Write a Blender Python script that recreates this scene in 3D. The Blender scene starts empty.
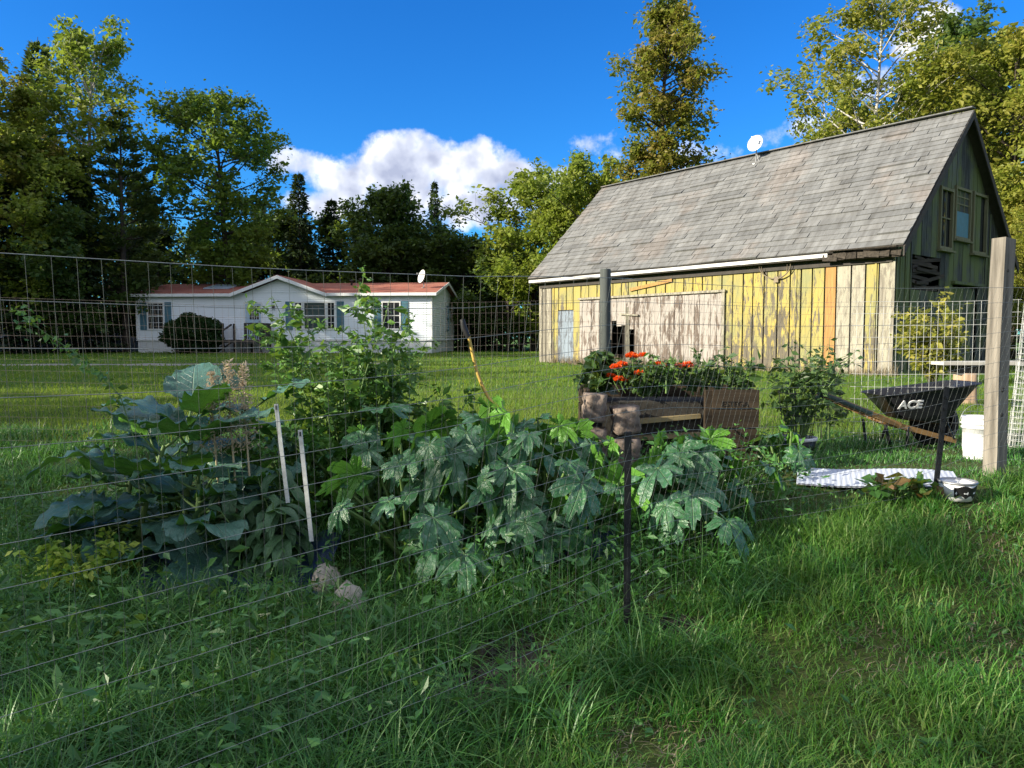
import bpy, math, random
import numpy as np
from mathutils import Vector, Matrix, Euler
R = math.radians
scene = bpy.context.scene
col = scene.collection
rng = np.random.default_rng(11)
random.seed(5)

# ------------------------------------------------------------------ camera model
F = 745.0
CZ = 1.35
PITCH = math.atan(46.0 / F)
CP, SP = math.cos(PITCH), math.sin(PITCH)

def ray(px, py):
    u = (px - 512.0) / F; v = -(py - 384.0) / F
    return np.array((u, CP + v * SP, -SP + v * CP))
def P(px, py, d):
    r = ray(px, py); t = d / r[1]
    return np.array((0, 0, CZ)) + r * t
def smooth(a, b, x):
    t = np.clip((x - a) / (b - a), 0, 1)
    return t * t * (3 - 2 * t)
_grids = {}
def vnoise(x, y, scale, seed=0):
    x = np.asarray(x, float) / scale; y = np.asarray(y, float) / scale
    if seed not in _grids:
        _grids[seed] = np.random.default_rng(1000 + seed).random((256, 256))
    g = _grids[seed]
    xi = np.floor(x).astype(int); yi = np.floor(y).astype(int)
    fx = x - xi; fy = y - yi
    fx = fx * fx * (3 - 2 * fx); fy = fy * fy * (3 - 2 * fy)
    a = g[xi % 256, yi % 256]; b = g[(xi + 1) % 256, yi % 256]
    c = g[xi % 256, (yi + 1) % 256]; d = g[(xi + 1) % 256, (yi + 1) % 256]
    return (a * (1 - fx) + b * fx) * (1 - fy) + (c * (1 - fx) + d * fx) * fy
def gz(x, y):
    x = np.asarray(x, float); y = np.asarray(y, float)
    u = y + 0.35 * np.clip(x, -4, 6)
    z = 0.46 * smooth(2.6, 6.2, u) - 0.05 * smooth(9, 16, y)
    z = z + (vnoise(x, y, 1.3, 1) - .5) * .07 + (vnoise(x, y, .45, 2) - .5) * .025
    z = z + smooth(30, 44, y) * .07
    return z
def G(px, py):
    lo, hi = 1.0, 80.0
    r = ray(px, py)
    for k in range(60):
        m = (lo + hi) / 2
        p = np.array((0, 0, CZ)) + r * (m / r[1])
        if p[2] > gz(p[0], p[1]): lo = m
        else: hi = m
    return p
def gxy(x, y): return np.array((x, y, float(gz(x, y))))

# ------------------------------------------------------------------ mesh builder
class MB:
    def __init__(s):
        s.v = []; s.loops = []; s.cnt = []; s.mi = []; s.sm = []; s.uv = []; s.n = 0
    def add(s, v, faces, mat=0, smooth=False, uv=None):
        v = np.asarray(v, float).reshape(-1, 3)
        if isinstance(faces, np.ndarray):
            k = faces.shape[1]; m = len(faces)
            s.loops.append((faces + s.n).ravel()); s.cnt.append(np.full(m, k))
        else:
            m = len(faces)
            s.loops.append(np.array([i + s.n for f in faces for i in f], int))
            s.cnt.append(np.array([len(f) for f in faces], int))
        s.mi.append(np.full(m, mat)); s.sm.append(np.full(m, smooth))
        s.uv.append(np.zeros((len(v), 2)) if uv is None else np.asarray(uv, float))
        s.v.append(v); s.n += len(v)
        return s
    def box(s, c, size, rot=None, mat=0):
        hx, hy, hz = [q / 2 for q in size]
        v = np.array([(-hx,-hy,-hz),(hx,-hy,-hz),(hx,hy,-hz),(-hx,hy,-hz),(-hx,-hy,hz),(hx,-hy,hz),(hx,hy,hz),(-hx,hy,hz)])
        if rot is not None:
            v = v @ np.array(rot).T
        return s.add(v + np.asarray(c, float), [(0,3,2,1),(4,5,6,7),(0,1,5,4),(1,2,6,5),(2,3,7,6),(3,0,4,7)], mat)
    def hexa(s, v8, mat=0):
        return s.add(v8, [(0,3,2,1),(4,5,6,7),(0,1,5,4),(1,2,6,5),(2,3,7,6),(3,0,4,7)], mat)
    def beam(s, a, b, w, h, mat=0, up=(0, 0, 1)):
        a = np.asarray(a, float); b = np.asarray(b, float)
        d = b - a; L = np.linalg.norm(d); d = d / L
        x = np.cross(np.asarray(up, float), d)
        if np.linalg.norm(x) < 1e-4: x = np.cross((0, 1, 0), d)
        x /= np.linalg.norm(x); y = np.cross(d, x)
        return s.box((a + b) / 2, (w, h, L), np.stack((x, y, d), 1), mat)
    def tube(s, pts, rad, n=6, mat=0, cap=True, smooth=True):
        pts = np.asarray(pts, float); K = len(pts)
        rad = np.broadcast_to(np.asarray(rad, float), (K,))
        t = np.gradient(pts, axis=0); t /= np.linalg.norm(t, axis=1)[:, None] + 1e-9
        ref = np.array((0, 0, 1.0)) if abs(t[:, 2]).mean() < .8 else np.array((1.0, 0.1, 0))
        x = np.cross(ref, t); x /= np.linalg.norm(x, axis=1)[:, None] + 1e-9
        y = np.cross(t, x)
        a = np.arange(n) * 2 * math.pi / n
        v = pts[:, None] + rad[:, None, None] * (np.cos(a)[None, :, None] * x[:, None] + np.sin(a)[None, :, None] * y[:, None])
        i = np.arange(K - 1)[:, None] * n; j = np.arange(n)[None]; j2 = (j + 1) % n
        f = np.stack((i + j, i + j2, i + n + j2, i + n + j), -1).reshape(-1, 4)
        s.add(v.reshape(-1, 3), f, mat, smooth)
        if cap and n > 2:
            s.add(v[0], [tuple(range(n))[::-1]], mat); s.add(v[-1], [tuple(range(n))], mat)
        return s
    def lathe(s, prof, c=(0, 0, 0), n=20, mat=0, smooth=True):
        prof = np.asarray(prof, float); K = len(prof)
        a = np.arange(n) * 2 * math.pi / n
        v = np.stack((prof[:, None, 0] * np.cos(a), prof[:, None, 0] * np.sin(a), np.repeat(prof[:, 1:2], n, 1)), -1) + np.asarray(c, float)
        i = np.arange(K - 1)[:, None] * n; j = np.arange(n)[None]; j2 = (j + 1) % n
        f = np.stack((i + j, i + j2, i + n + j2, i + n + j), -1).reshape(-1, 4)
        return s.add(v.reshape(-1, 3), f, mat, smooth)
    def grid(s, v, mat=0, smooth=True, uv=None, flip=False):
        v = np.asarray(v, float); A, B = v.shape[:2]
        i = np.arange(A - 1)[:, None] * B; j = np.arange(B - 1)[None]
        f = np.stack((i + j, i + j + 1, i + B + j + 1, i + B + j), -1).reshape(-1, 4)
        if flip: f = f[:, ::-1]
        return s.add(v.reshape(-1, 3), f, mat, smooth, None if uv is None else np.asarray(uv).reshape(-1, 2))
    def build(s, name, mats, parent=None, recalc=False):
        me = bpy.data.meshes.new(name)
        v = np.concatenate(s.v); lp = np.concatenate(s.loops).astype(np.int32); ct = np.concatenate(s.cnt).astype(np.int32)
        me.vertices.add(len(v)); me.vertices.foreach_set('co', v.astype(np.float32).ravel())
        me.loops.add(len(lp)); me.loops.foreach_set('vertex_index', lp)
        me.polygons.add(len(ct)); st = np.concatenate(([0], np.cumsum(ct)[:-1])).astype(np.int32)
        me.polygons.foreach_set('loop_start', st)
        me.polygons.foreach_set('material_index', np.concatenate(s.mi).astype(np.int32))
        me.polygons.foreach_set('use_smooth', np.concatenate(s.sm).astype(bool))
        uv = np.concatenate(s.uv)
        if np.any(uv):
            l = me.uv_layers.new(name='UVMap')
            l.data.foreach_set('uv', uv[lp].astype(np.float32).ravel())
        if not isinstance(mats, (list, tuple)): mats = [mats]
        for m in mats: me.materials.append(m)
        me.update(calc_edges=True)
        o = bpy.data.objects.new(name, me); col.objects.link(o)
        if parent is not None: o.parent = parent
        return o

def tag(o, label=None, cat=None, group=None, kind=None):
    if label: o['label'] = label
    if cat: o['category'] = cat
    if group: o['group'] = group
    if kind: o['kind'] = kind
    return o
def thing(name, label, cat, loc=(0, 0, 0), rz=0, group=None):
    o = bpy.data.objects.new(name, None); col.objects.link(o)
    o.location = [float(q) for q in loc]; o.rotation_euler = (0, 0, rz); o.empty_display_size = .2
    return tag(o, label, cat, group)
def kids(o): return [c for c in bpy.data.objects if c.parent == o]
def copy_tree(o, loc, rz=0, scale=None, label=None, par=None):
    c = o.copy(); col.objects.link(c)
    if par is None:
        c.location = [float(q) for q in loc]; c.rotation_euler = (0, 0, rz)
        if scale is not None: c.scale = scale
        if label: c['label'] = label
    else: c.parent = par
    for k in kids(o): copy_tree(k, None, par=c)
    return c

# ------------------------------------------------------------------ materials
class NT:
    def __init__(s, name):
        s.m = bpy.data.materials.new(name); s.m.use_nodes = True
        s.t = s.m.node_tree; s.t.nodes.clear()
        s.out = s.t.nodes.new('ShaderNodeOutputMaterial')
    def n(s, typ, **kw):
        nd = s.t.nodes.new('ShaderNode' + typ)
        for k, v in kw.items():
            if k.startswith('i_'):
                key = k[2:]
                key = int(key) if key.isdigit() else key.replace('_', ' ')
                nd.inputs[key].default_value = v
            else: setattr(nd, k, v)
        return nd
    def l(s, a, b): s.t.links.new(a, b)
    def ramp(s, fac, stops, interp='LINEAR'):
        r = s.n('ValToRGB'); e = r.color_ramp.elements; r.color_ramp.interpolation = interp
        while len(e) < len(stops): e.new(.5)
        for k, (p, c) in enumerate(stops):
            e[k].position = p; e[k].color = (*c, 1) if len(c) == 3 else c
        s.l(fac, r.inputs[0]); return r.outputs[0]
    def mix(s, fac, a, b, blend='MIX'):
        m = s.n('MixRGB', blend_type=blend)
        for k, q in enumerate((fac, a, b)):
            if isinstance(q, (int, float)): m.inputs[k].default_value = q if k == 0 else (q, q, q, 1)
            elif isinstance(q, tuple): m.inputs[k].default_value = (*q, 1)
            else: s.l(q, m.inputs[k])
        return m.outputs[0]
    def math(s, op, a, b=0.0, clamp=False):
        m = s.n('Math', operation=op, use_clamp=clamp)
        for k, q in enumerate((a, b)):
            if isinstance(q, (int, float)): m.inputs[k].default_value = q
            else: s.l(q, m.inputs[k])
        return m.outputs[0]
    def coord(s, scale=(1, 1, 1), which='Object'):
        t = s.n('TexCoord'); mp = s.n('Mapping'); mp.inputs['Scale'].default_value = scale
        s.l(t.outputs[which], mp.inputs[0]); return mp.outputs[0]
    def noise(s, vec, scale, detail=4, rough=.6):
        n = s.n('TexNoise', i_Scale=scale, i_Detail=detail, i_Roughness=rough); s.l(vec, n.inputs['Vector']); return n.outputs['Fac']
    def island(s):
        return s.n('NewGeometry').outputs['Random Per Island']
    def bump(s, h, strength=.4, dist=.01):
        b = s.n('Bump', i_Strength=strength, i_Distance=dist); s.l(h, b.inputs['Height']); return b.outputs[0]
    def bsdf(s, color, rough=.7, metal=0., normal=None, spec=.4, **kw):
        b = s.n('BsdfPrincipled')
        if isinstance(color, tuple): b.inputs['Base Color'].default_value = (*color, 1)
        else: s.l(color, b.inputs['Base Color'])
        if isinstance(rough, (int, float)): b.inputs['Roughness'].default_value = rough
        else: s.l(rough, b.inputs['Roughness'])
        b.inputs['Metallic'].default_value = metal; b.inputs['Specular IOR Level'].default_value = spec
        for k, v in kw.items(): b.inputs[k.replace('_', ' ')].default_value = v
        if normal is not None: s.l(normal, b.inputs['Normal'])
        return b
    def done(s, b):
        s.l(b.outputs[0], s.out.inputs[0]); return s.m

def mat_plain(name, c, rough=.6, metal=0., var=.25, scale=8., bump=.0, spec=.4):
    t = NT(name); v = t.coord()
    n = t.noise(v, scale, 5)
    c2 = tuple(q * (1 - var) for q in c); c3 = tuple(min(1, q * (1 + var * .6)) for q in c)
    cc = t.ramp(n, [(.3, c2), (.7, c3)])
    return t.done(t.bsdf(cc, rough, metal, t.bump(n, bump, .01) if bump else None, spec))

def mat_leaf(name, cols, transl=.35, rough=.5, nscale=.8, tcol=None, spec=.35, second=None, smax=.7):
    """leaf colours vary leaf by leaf, and softly through the plant"""
    t = NT(name); isl = t.island()
    k = len(cols)
    c = t.ramp(isl, [(i / max(1, k - 1), q) for i, q in enumerate(cols)])
    v = t.coord(); n = t.noise(v, nscale, 3)
    if second is not None:
        f = t.ramp(n, [(.42, (0, 0, 0)), (.62, (smax, smax, smax))])
        c = t.mix(f, c, second)
    b = t.bsdf(c, rough, spec=spec)
    tr = t.n('BsdfTranslucent')
    tc = t.mix(.6, c, tcol) if tcol else t.mix(.55, c, (.22, .3, .03))
    t.l(tc, tr.inputs[0])
    ms = t.n('MixShader'); ms.inputs[0].default_value = transl
    t.l(b.outputs[0], ms.inputs[1]); t.l(tr.outputs[0], ms.inputs[2])
    return t.done(ms)

def mat_wood(name, light, dark, moss=None, along=2, scale=1., rough=.85, paint=None, paint_lo=.45, paint_grad=0., wear_top=3.4, var=.5, paint2=None):
    """weathered boards: grain runs along the board, tone differs board to board, paint flakes off in patches"""
    t = NT(name)
    sc = [14 * scale] * 3; sc[along] = .9 * scale
    v = t.coord(tuple(sc)); n = t.noise(v, 1.6, 6, .65)
    base = t.ramp(n, [(.3, dark), (.68, light)])
    isl = t.island()
    tone = t.ramp(isl, [(0, (1 - var, 1 - var, 1 - var)), (1, (1, 1, 1))])
    base = t.mix(1.0, base, tone, 'MULTIPLY')
    ob = t.coord()
    if moss is not None:
        mn = t.noise(ob, 1.1, 5); base = t.mix(t.ramp(t.math('ADD', mn, t.math('MULTIPLY', isl, .25)), [(.5, (0, 0, 0)), (.72, (.85, .85, .85))]), base, moss)
    hgt = n
    if paint is not None:
        pv = t.coord((4.2, 4.2, .9)); pn = t.noise(pv, 2.3, 8, .72)
        z = t.n('SeparateXYZ'); t.l(ob, z.inputs[0])
        grad = t.math('MULTIPLY', t.math('DIVIDE', z.outputs[2], wear_top), paint_grad)
        thr = t.math('ADD', t.math('ADD', pn, grad), t.math('MULTIPLY', isl, .12))
        msk = t.ramp(thr, [(paint_lo, (0, 0, 0)), (paint_lo + .035, (1, 1, 1))])
        pc = t.mix(t.ramp(t.noise(ob, 1.1, 5), [(.35, (0, 0, 0)), (.65, (1, 1, 1))]), paint2 or tuple(q * .86 for q in paint), paint)
        pc = t.mix(1., pc, t.ramp(n, [(.3, (.8, .8, .8)), (.6, (1, 1, 1))]), 'MULTIPLY')
        base = t.mix(msk, base, pc)
        hgt = t.math('ADD', t.math('MULTIPLY', n, .4), msk)
    return t.done(t.bsdf(base, rough, normal=t.bump(hgt, .5, .006), spec=.2))
SKY_SAT, SKY_TINT, SKY_STR, CLOUD_STR, SUN_STR, EXPO = 1.3, (.1, .285, .455), .15, .42, 3.3, 1.75
# ------------------------------------------------------------------ material set
M = {}
M['maple'] = mat_leaf('maple leaves', [(.045,.1,.014), (.085,.175,.022), (.14,.24,.03)], .5, second=(.2,.25,.03), nscale=.35, smax=.5)
M['birch'] = mat_leaf('birch leaves', [(.1,.17,.022), (.18,.25,.032), (.27,.32,.045)], .52, second=(.28,.3,.04), nscale=.4, smax=.6)
M['ash'] = mat_leaf('ash leaves turning', [(.09,.13,.022), (.17,.2,.03), (.26,.25,.04)], .52, second=(.32,.19,.04), nscale=.35, smax=.55)
M['gold'] = mat_leaf('pale autumn leaves', [(.14,.19,.026), (.23,.28,.038), (.34,.35,.055)], .52, second=(.34,.29,.05), nscale=.35)
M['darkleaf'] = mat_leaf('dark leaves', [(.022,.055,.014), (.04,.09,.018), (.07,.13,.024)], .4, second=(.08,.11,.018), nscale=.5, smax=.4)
M['spruce'] = mat_leaf('spruce needles', [(.014,.034,.016), (.024,.05,.02), (.04,.07,.025)], .15, rough=.6, nscale=.6)
M['pine'] = mat_leaf('pine needles', [(.035,.07,.025), (.06,.1,.03), (.11,.14,.04)], .3, rough=.6, nscale=.5)
M['hedge'] = mat_leaf('clipped bush leaves', [(.01,.03,.008), (.018,.05,.012)], .12, rough=.65, spec=.15, nscale=2)
M['sunbush'] = mat_leaf('yellowing bush leaves', [(.2,.22,.035), (.32,.31,.05), (.44,.39,.08)], .5, nscale=2)
M['bark'] = mat_wood('bark', (.12,.1,.08), (.035,.03,.025), scale=.25)
M['birchbark'] = mat_wood('birch bark', (.62,.6,.55), (.2,.18,.16), scale=.12, var=.2)
M['tomato'] = mat_leaf('tall shrub leaves', [(.04,.12,.018), (.075,.2,.028), (.15,.3,.06)], .35, nscale=3, rough=.4, spec=.5)
M['pepper'] = mat_leaf('pepper leaves', [(.022,.055,.016), (.035,.085,.02), (.06,.12,.03)], .3, nscale=4, spec=.45)
M['lime'] = mat_leaf('yellow green weed leaves', [(.22,.38,.04), (.36,.52,.07), (.5,.6,.12)], .5, nscale=5)
M['weed'] = mat_leaf('weed leaves', [(.02,.08,.018), (.045,.15,.03), (.1,.25,.07)], .3, rough=.42, spec=.42, nscale=3)
M['straw'] = mat_plain('dry straw stalk', (.5,.42,.25), .8)
M['stem'] = mat_plain('green stem', (.11,.19,.05), .6)
M['stemdark'] = mat_plain('woody stem', (.09,.08,.04), .8)

def mat_bigleaf(name, up, up2, under, vein, rough, vn, silver=None, TRL=.16):
    t = NT(name); uv = t.n('TexCoord').outputs['UV']
    s = t.n('SeparateXYZ'); t.l(uv, s.inputs[0])
    u, v = s.outputs[0], s.outputs[1]
    av = t.math('ABSOLUTE', v)
    isl = t.island(); nn = t.noise(t.coord(), 5, 4)
    c = t.mix(nn, up, up2)
    c = t.mix(1., c, t.ramp(isl, [(0, (.7,.75,.75)), (1, (1.15,1.12,1.))]), 'MULTIPLY')
    # side veins run obliquely outward from the midrib
    ph = t.math('FRACT', t.math('MULTIPLY', t.math('SUBTRACT', u, t.math('MULTIPLY', av, .45)), vn))
    d = t.math('ABSOLUTE', t.math('SUBTRACT', ph, .5))
    vein1 = t.ramp(d, [(0., (.7,.7,.7)), (.05, (0,0,0))])
    mid = t.ramp(av, [(0., (1,1,1)), (.035, (0,0,0))])
    vm = t.math('MAXIMUM', t.math('MULTIPLY', vein1, .55), mid)
    if silver is not None:
        sn = t.noise(t.coord(), 26, 3)
        blot = t.math('MULTIPLY', t.ramp(sn, [(.5, (0,0,0)), (.6, (1,1,1))]), t.ramp(d, [(.0, (1,1,1)), (.3, (.25,.25,.25))]))
        c = t.mix(t.math('MULTIPLY', blot, .5), c, silver)
    c = t.mix(vm, c, vein)
    back = t.n('NewGeometry').outputs['Backfacing']
    c2 = t.mix(back, c, under)
    hgt = t.math('SUBTRACT', t.math('MULTIPLY', t.noise(t.coord(), 34, 4), 1.4), vm)
    b = t.bsdf(c2, rough, normal=t.bump(hgt, .8, .009), spec=.45)
    tr = t.n('BsdfTranslucent'); tr.inputs[0].default_value = (.12, .3, .03, 1)
    ms = t.n('MixShader'); ms.inputs[0].default_value = TRL
    t.l(b.outputs[0], ms.inputs[1]); t.l(tr.outputs[0], ms.inputs[2])
    return t.done(ms)
M['kale'] = mat_bigleaf('collard leaf', (.045,.125,.1), (.105,.22,.18), (.1,.25,.035), (.2,.29,.21), .36, 7)
M['squash'] = mat_bigleaf('squash leaf', (.022,.1,.035), (.055,.17,.07), (.11,.28,.04), (.13,.22,.12), .33, 5, (.3,.42,.36))
M['bean'] = mat_bigleaf('drooping leaf', (.05,.13,.055), (.1,.19,.1), (.13,.23,.1), (.24,.32,.2), .45, 6)
M['strawb'] = mat_leaf('strawberry leaves', [(.03,.09,.02), (.05,.14,.03), (.14,.05,.02)], .3, nscale=8)

M['galv'] = mat_plain('galvanised wire', (.23,.25,.24), .5, .3, .3, 30)
M['darkwire'] = mat_plain('dull green wire', (.1,.115,.105), .5, .3, .3, 30)
M['rustwire'] = mat_plain('rusting wire', (.2,.17,.15), .6, .3, .4, 30)
M['whitewire'] = mat_plain('bright wire', (.6,.62,.6), .5, .3, .2, 20)
M['stake'] = mat_plain('dark painted steel', (.016,.018,.02), .5, .2, .4, 20)
M['post'] = mat_wood('grey weathered post', (.35,.32,.27), (.1,.09,.075), scale=1.)
M['postdark'] = mat_wood('dark weathered post', (.13,.15,.14), (.05,.055,.055), scale=1.3)
M['shingle'] = None
t = NT('old asphalt shingles'); isl = t.island(); ob = t.coord()
c = t.ramp(isl, [(0, (.13,.134,.137)), (.15, (.152,.156,.159)), (.55, (.165,.169,.171)), (1, (.192,.195,.196))])
pk = t.ramp(t.noise(ob, .55, 5), [(.53, (0,0,0)), (.64, (.75,.75,.75))])
c = t.mix(pk, c, t.mix(isl, (.17,.155,.145), (.23,.21,.2)))
st = t.noise(t.coord((.6, 3, .6)), 1.4, 6, .7)
c = t.mix(1., c, t.ramp(st, [(.3, (.6,.585,.56)), (.62, (1.1,1.1,1.08))]), 'MULTIPLY')
gr = t.noise(ob, 60, 2)
M['shingle'] = t.done(t.bsdf(c, .95, normal=t.bump(gr, .35, .006), spec=.1))
M['yellow'] = mat_wood('peeling yellow paint', (.22,.195,.145), (.085,.075,.06), paint=(.41,.325,.09), paint2=(.25,.25,.12), paint_lo=.585, paint_grad=.17, var=.25)
M['greywood'] = mat_wood('bare grey boards', (.33,.305,.25), (.15,.135,.11), paint=(.36,.34,.27), paint_lo=.56, var=.3)
M['orangewood'] = mat_wood('newer orange board', (.45,.27,.1), (.3,.16,.06), var=.15)
M['door'] = mat_wood('worn white door planks', (.25,.205,.175), (.1,.075,.062), paint=(.37,.34,.315), paint_lo=.55, paint_grad=.09, var=.35)
M['bluedoor'] = mat_wood('worn pale blue door', (.17,.19,.22), (.07,.07,.08), paint=(.24,.29,.35), paint_lo=.52, var=.3)
M['oldframe'] = mat_wood('mossy window frame', (.2,.2,.12), (.1,.105,.06), scale=.8, var=.2)
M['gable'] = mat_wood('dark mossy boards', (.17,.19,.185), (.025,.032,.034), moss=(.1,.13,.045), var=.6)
M['rot'] = mat_wood('rotten boards', (.09,.075,.06), (.02,.018,.016), along=0, var=.5)
M['barndark'] = mat_plain('dark inner boards', (.03,.028,.025), .9)
M['fascia'] = mat_plain('white fascia paint', (.55,.55,.53), .6, 0, .2, 4)
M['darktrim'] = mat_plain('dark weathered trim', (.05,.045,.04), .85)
M['deckwood'] = mat_wood('grey deck lumber', (.1,.095,.092), (.04,.039,.037), along=0)
t = NT('white lap siding'); ob = t.coord(); z = t.n('SeparateXYZ'); t.l(ob, z.inputs[0])
lap = t.math('FRACT', t.math('DIVIDE', z.outputs[2], .13))
c = t.mix(t.noise(ob, 1.5, 4), (.76,.84,.9), (.83,.89,.93))
M['siding'] = t.done(t.bsdf(c, .5, ))
t = NT('white ribbed skirting'); ob = t.coord((1, 1, 1)); z = t.n('SeparateXYZ'); t.l(ob, z.inputs[0])
lap = t.math('FRACT', t.math('DIVIDE', t.math('ADD', z.outputs[0], z.outputs[1]), .2))
c = t.mix(t.noise(ob, 1.2, 5), (.6,.64,.66), (.72,.74,.75))
M['skirt'] = t.done(t.bsdf(c, .5, normal=t.bump(lap, .6, .02)))
M['whitetrim'] = mat_plain('white trim', (.78,.8,.8), .5, 0, .08)
t = NT('red roof shingles'); v = t.coord((3, 6, 1)); br = t.n('TexBrick', i_Scale=1.0, i_Color1=(.3,.095,.07,1), i_Color2=(.37,.13,.09,1), i_Mortar=(.16,.06,.05,1)); br.inputs['Mortar Size'].default_value = .03
t.l(v, br.inputs[0])
M['redroof'] = t.done(t.bsdf(t.mix(t.ramp(t.noise(t.coord(), .8, 5), [(.35,(.0,.0,.0)),(.7,(.6,.6,.6))]), br.outputs[0], (.4,.2,.14)), .9, spec=.15))
M['paleblue'] = mat_plain('pale blue door paint', (.4,.55,.68), .5, 0, .08)
M['shutter'] = mat_plain('slate blue shutter', (.07,.18,.24), .55, 0, .15)
M['pane'] = mat_plain('dark window glass', (.02,.025,.03), .06, 0, .3, 2, spec=.6)
M['curtain'] = mat_plain('dim curtain glass', (.07,.1,.1), .12, 0, .5, 1.5, spec=.6)
M['dish'] = mat_plain('white dish enamel', (.6,.6,.58), .4, 0, .06)
M['greymetal'] = mat_plain('grey metal', (.3,.31,.32), .45, .6, .2)
M['skylight'] = mat_plain('bluish skylight plastic', (.4,.5,.58), .25, 0, .15)
M['tarp'] = mat_plain('blue grey tarp', (.09,.13,.2), .5, 0, .5, 2, .4)
M['tray'] = mat_plain('black barrow tray', (.014,.015,.019), .35, .0, .4, 6, .05)
M['handle'] = mat_wood('barrow handle wood', (.5,.3,.12), (.26,.14,.05), along=0)
M['handlegreen'] = mat_plain('worn dark green handle', (.03,.055,.045), .6)
M['rubber'] = mat_plain('black rubber', (.015,.015,.016), .8)
M['bucket'] = mat_plain('white bucket plastic', (.74,.76,.78), .45, 0, .12, 5)
M['whiteletter'] = mat_plain('white paint letters', (.75,.75,.75), .5, 0, .05)
M['black'] = mat_plain('black plastic', (.012,.012,.014), .5, 0, .3)
M['plank'] = mat_wood('pale plank', (.7,.68,.62), (.5,.47,.42), along=0)
M['stump'] = mat_wood('cut stump', (.55,.4,.28), (.3,.2,.13), scale=.7)
M['board'] = mat_plain('white panel', (.42,.46,.54), .6, 0, .12, 3)
M['crate'] = mat_wood('dark crate planks', (.09,.066,.042), (.025,.019,.014), along=0, scale=.9)
M['cratelight'] = mat_wood('pale crate board', (.36,.29,.15), (.22,.17,.09), along=0)
M['crateprint'] = mat_plain('dark stencil ink', (.015,.012,.01), .7)
M['soil'] = mat_plain('dark soil', (.032,.029,.024), .95, 0, .6, 25, .6)
M['stone'] = mat_plain('rough field stone', (.42,.38,.32), .9, 0, .45, 9, .8)
M['block'] = mat_plain('rough log bark face', (.21,.165,.135), .95, 0, .75, 13, 1.)
M['flower'] = mat_leaf('marigold petals', [(.62,.06,.008), (.75,.1,.01), (.82,.16,.015)], .25, nscale=10, tcol=(.9,.2,.02))
M['mulch'] = mat_plain('blue black plastic sheet', (.02,.036,.1), .3, 0, .4, 6, .3)
M['whitestake'] = mat_plain('white painted stake', (.5,.52,.5), .6, 0, .3, 20)
M['hose'] = mat_plain('yellow bent pole', (.5,.34,.07), .5, 0, .3, 10)
M['potrim'] = mat_plain('white pot rim', (.62,.62,.64), .5)
M['antler'] = mat_plain('old antler bone', (.2,.16,.11), .7)

# ground: soil, thatch and short turf, with worn bare patches near the fence
t = NT('ground soil and turf'); ob = t.coord()
n1 = t.noise(ob, 1.2, 6); n2 = t.noise(ob, 14, 5, .7)
c = t.mix(t.ramp(n1, [(.35,(0,0,0)),(.65,(1,1,1))]), (.035,.055,.016), (.06,.085,.022))
c = t.mix(t.ramp(n2, [(.5,(0,0,0)),(.7,(.75,.75,.75))]), c, (.07,.06,.032))
s = t.n('SeparateXYZ'); t.l(ob, s.inputs[0])
def patch(cx, cy, r):
    dx = t.math('SUBTRACT', s.outputs[0], cx); dy = t.math('SUBTRACT', s.outputs[1], cy)
    d = t.math('SQRT', t.math('ADD', t.math('MULTIPLY', dx, dx), t.math('MULTIPLY', dy, dy)))
    d = t.math('ADD', d, t.math('MULTIPLY', t.math('SUBTRACT', n2, .5), .5))
    return t.ramp(t.math('DIVIDE', d, r), [(.75,(1,1,1)),(1.15,(0,0,0))])
BARE = [(.02, 3.0, .22), (.72, 3.15, .16), (-.22, 2.78, .17), (.2, 2.86, .13)]
f = None
for b_ in BARE:
    q = patch(*b_); f = q if f is None else t.math('MAXIMUM', f, q)
dirt = t.mix(t.noise(ob, 40, 4, .75), (.025,.022,.017), (.1,.088,.07))
c = t.mix(f, c, dirt)
far = t.ramp(t.math('DIVIDE', s.outputs[1], 60), [(.12,(0,0,0)),(.25,(1,1,1))])
lawn = t.mix(t.ramp(t.noise(ob, .5, 6), [(.35,(0,0,0)),(.65,(1,1,1))]), (.045,.105,.018), (.085,.15,.028))
c = t.mix(far, c, lawn)
M['ground'] = t.done(t.bsdf(c, .95, normal=t.bump(n2, .8, .03), spec=.1))
M['gravel'] = mat_plain('worn gravel track', (.26,.25,.22), .95, 0, .4, 30, .5)
M['lawnblade'] = mat_leaf('lawn blades', [(.022,.1,.014), (.04,.165,.024), (.09,.25,.035), (.22,.27,.09)], .34, rough=.46, spec=.35, nscale=1.2, second=(.12,.2,.03), smax=.4, tcol=(.2,.45,.04))
M['farblade'] = mat_leaf('far lawn blades', [(.045,.125,.014), (.08,.19,.02), (.13,.25,.03), (.24,.27,.06)], .5, rough=.6, nscale=.35, second=(.13,.21,.03), smax=.6, tcol=(.36,.46,.04))
M['longblade'] = mat_leaf('long grass blades', [(.02,.085,.016), (.04,.135,.026), (.075,.23,.04), (.17,.3,.1)], .32, rough=.42, spec=.38, nscale=2, tcol=(.15,.35,.04))
M['seed'] = mat_leaf('tan seed chaff', [(.4,.31,.18), (.55,.45,.3), (.62,.5,.36)], .35, nscale=6, tcol=(.5,.4,.25))
M['thatch'] = mat_leaf('dry thatch', [(.14,.11,.07), (.24,.2,.13), (.34,.29,.2)], .2, nscale=6, tcol=(.3,.25,.15))
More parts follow.
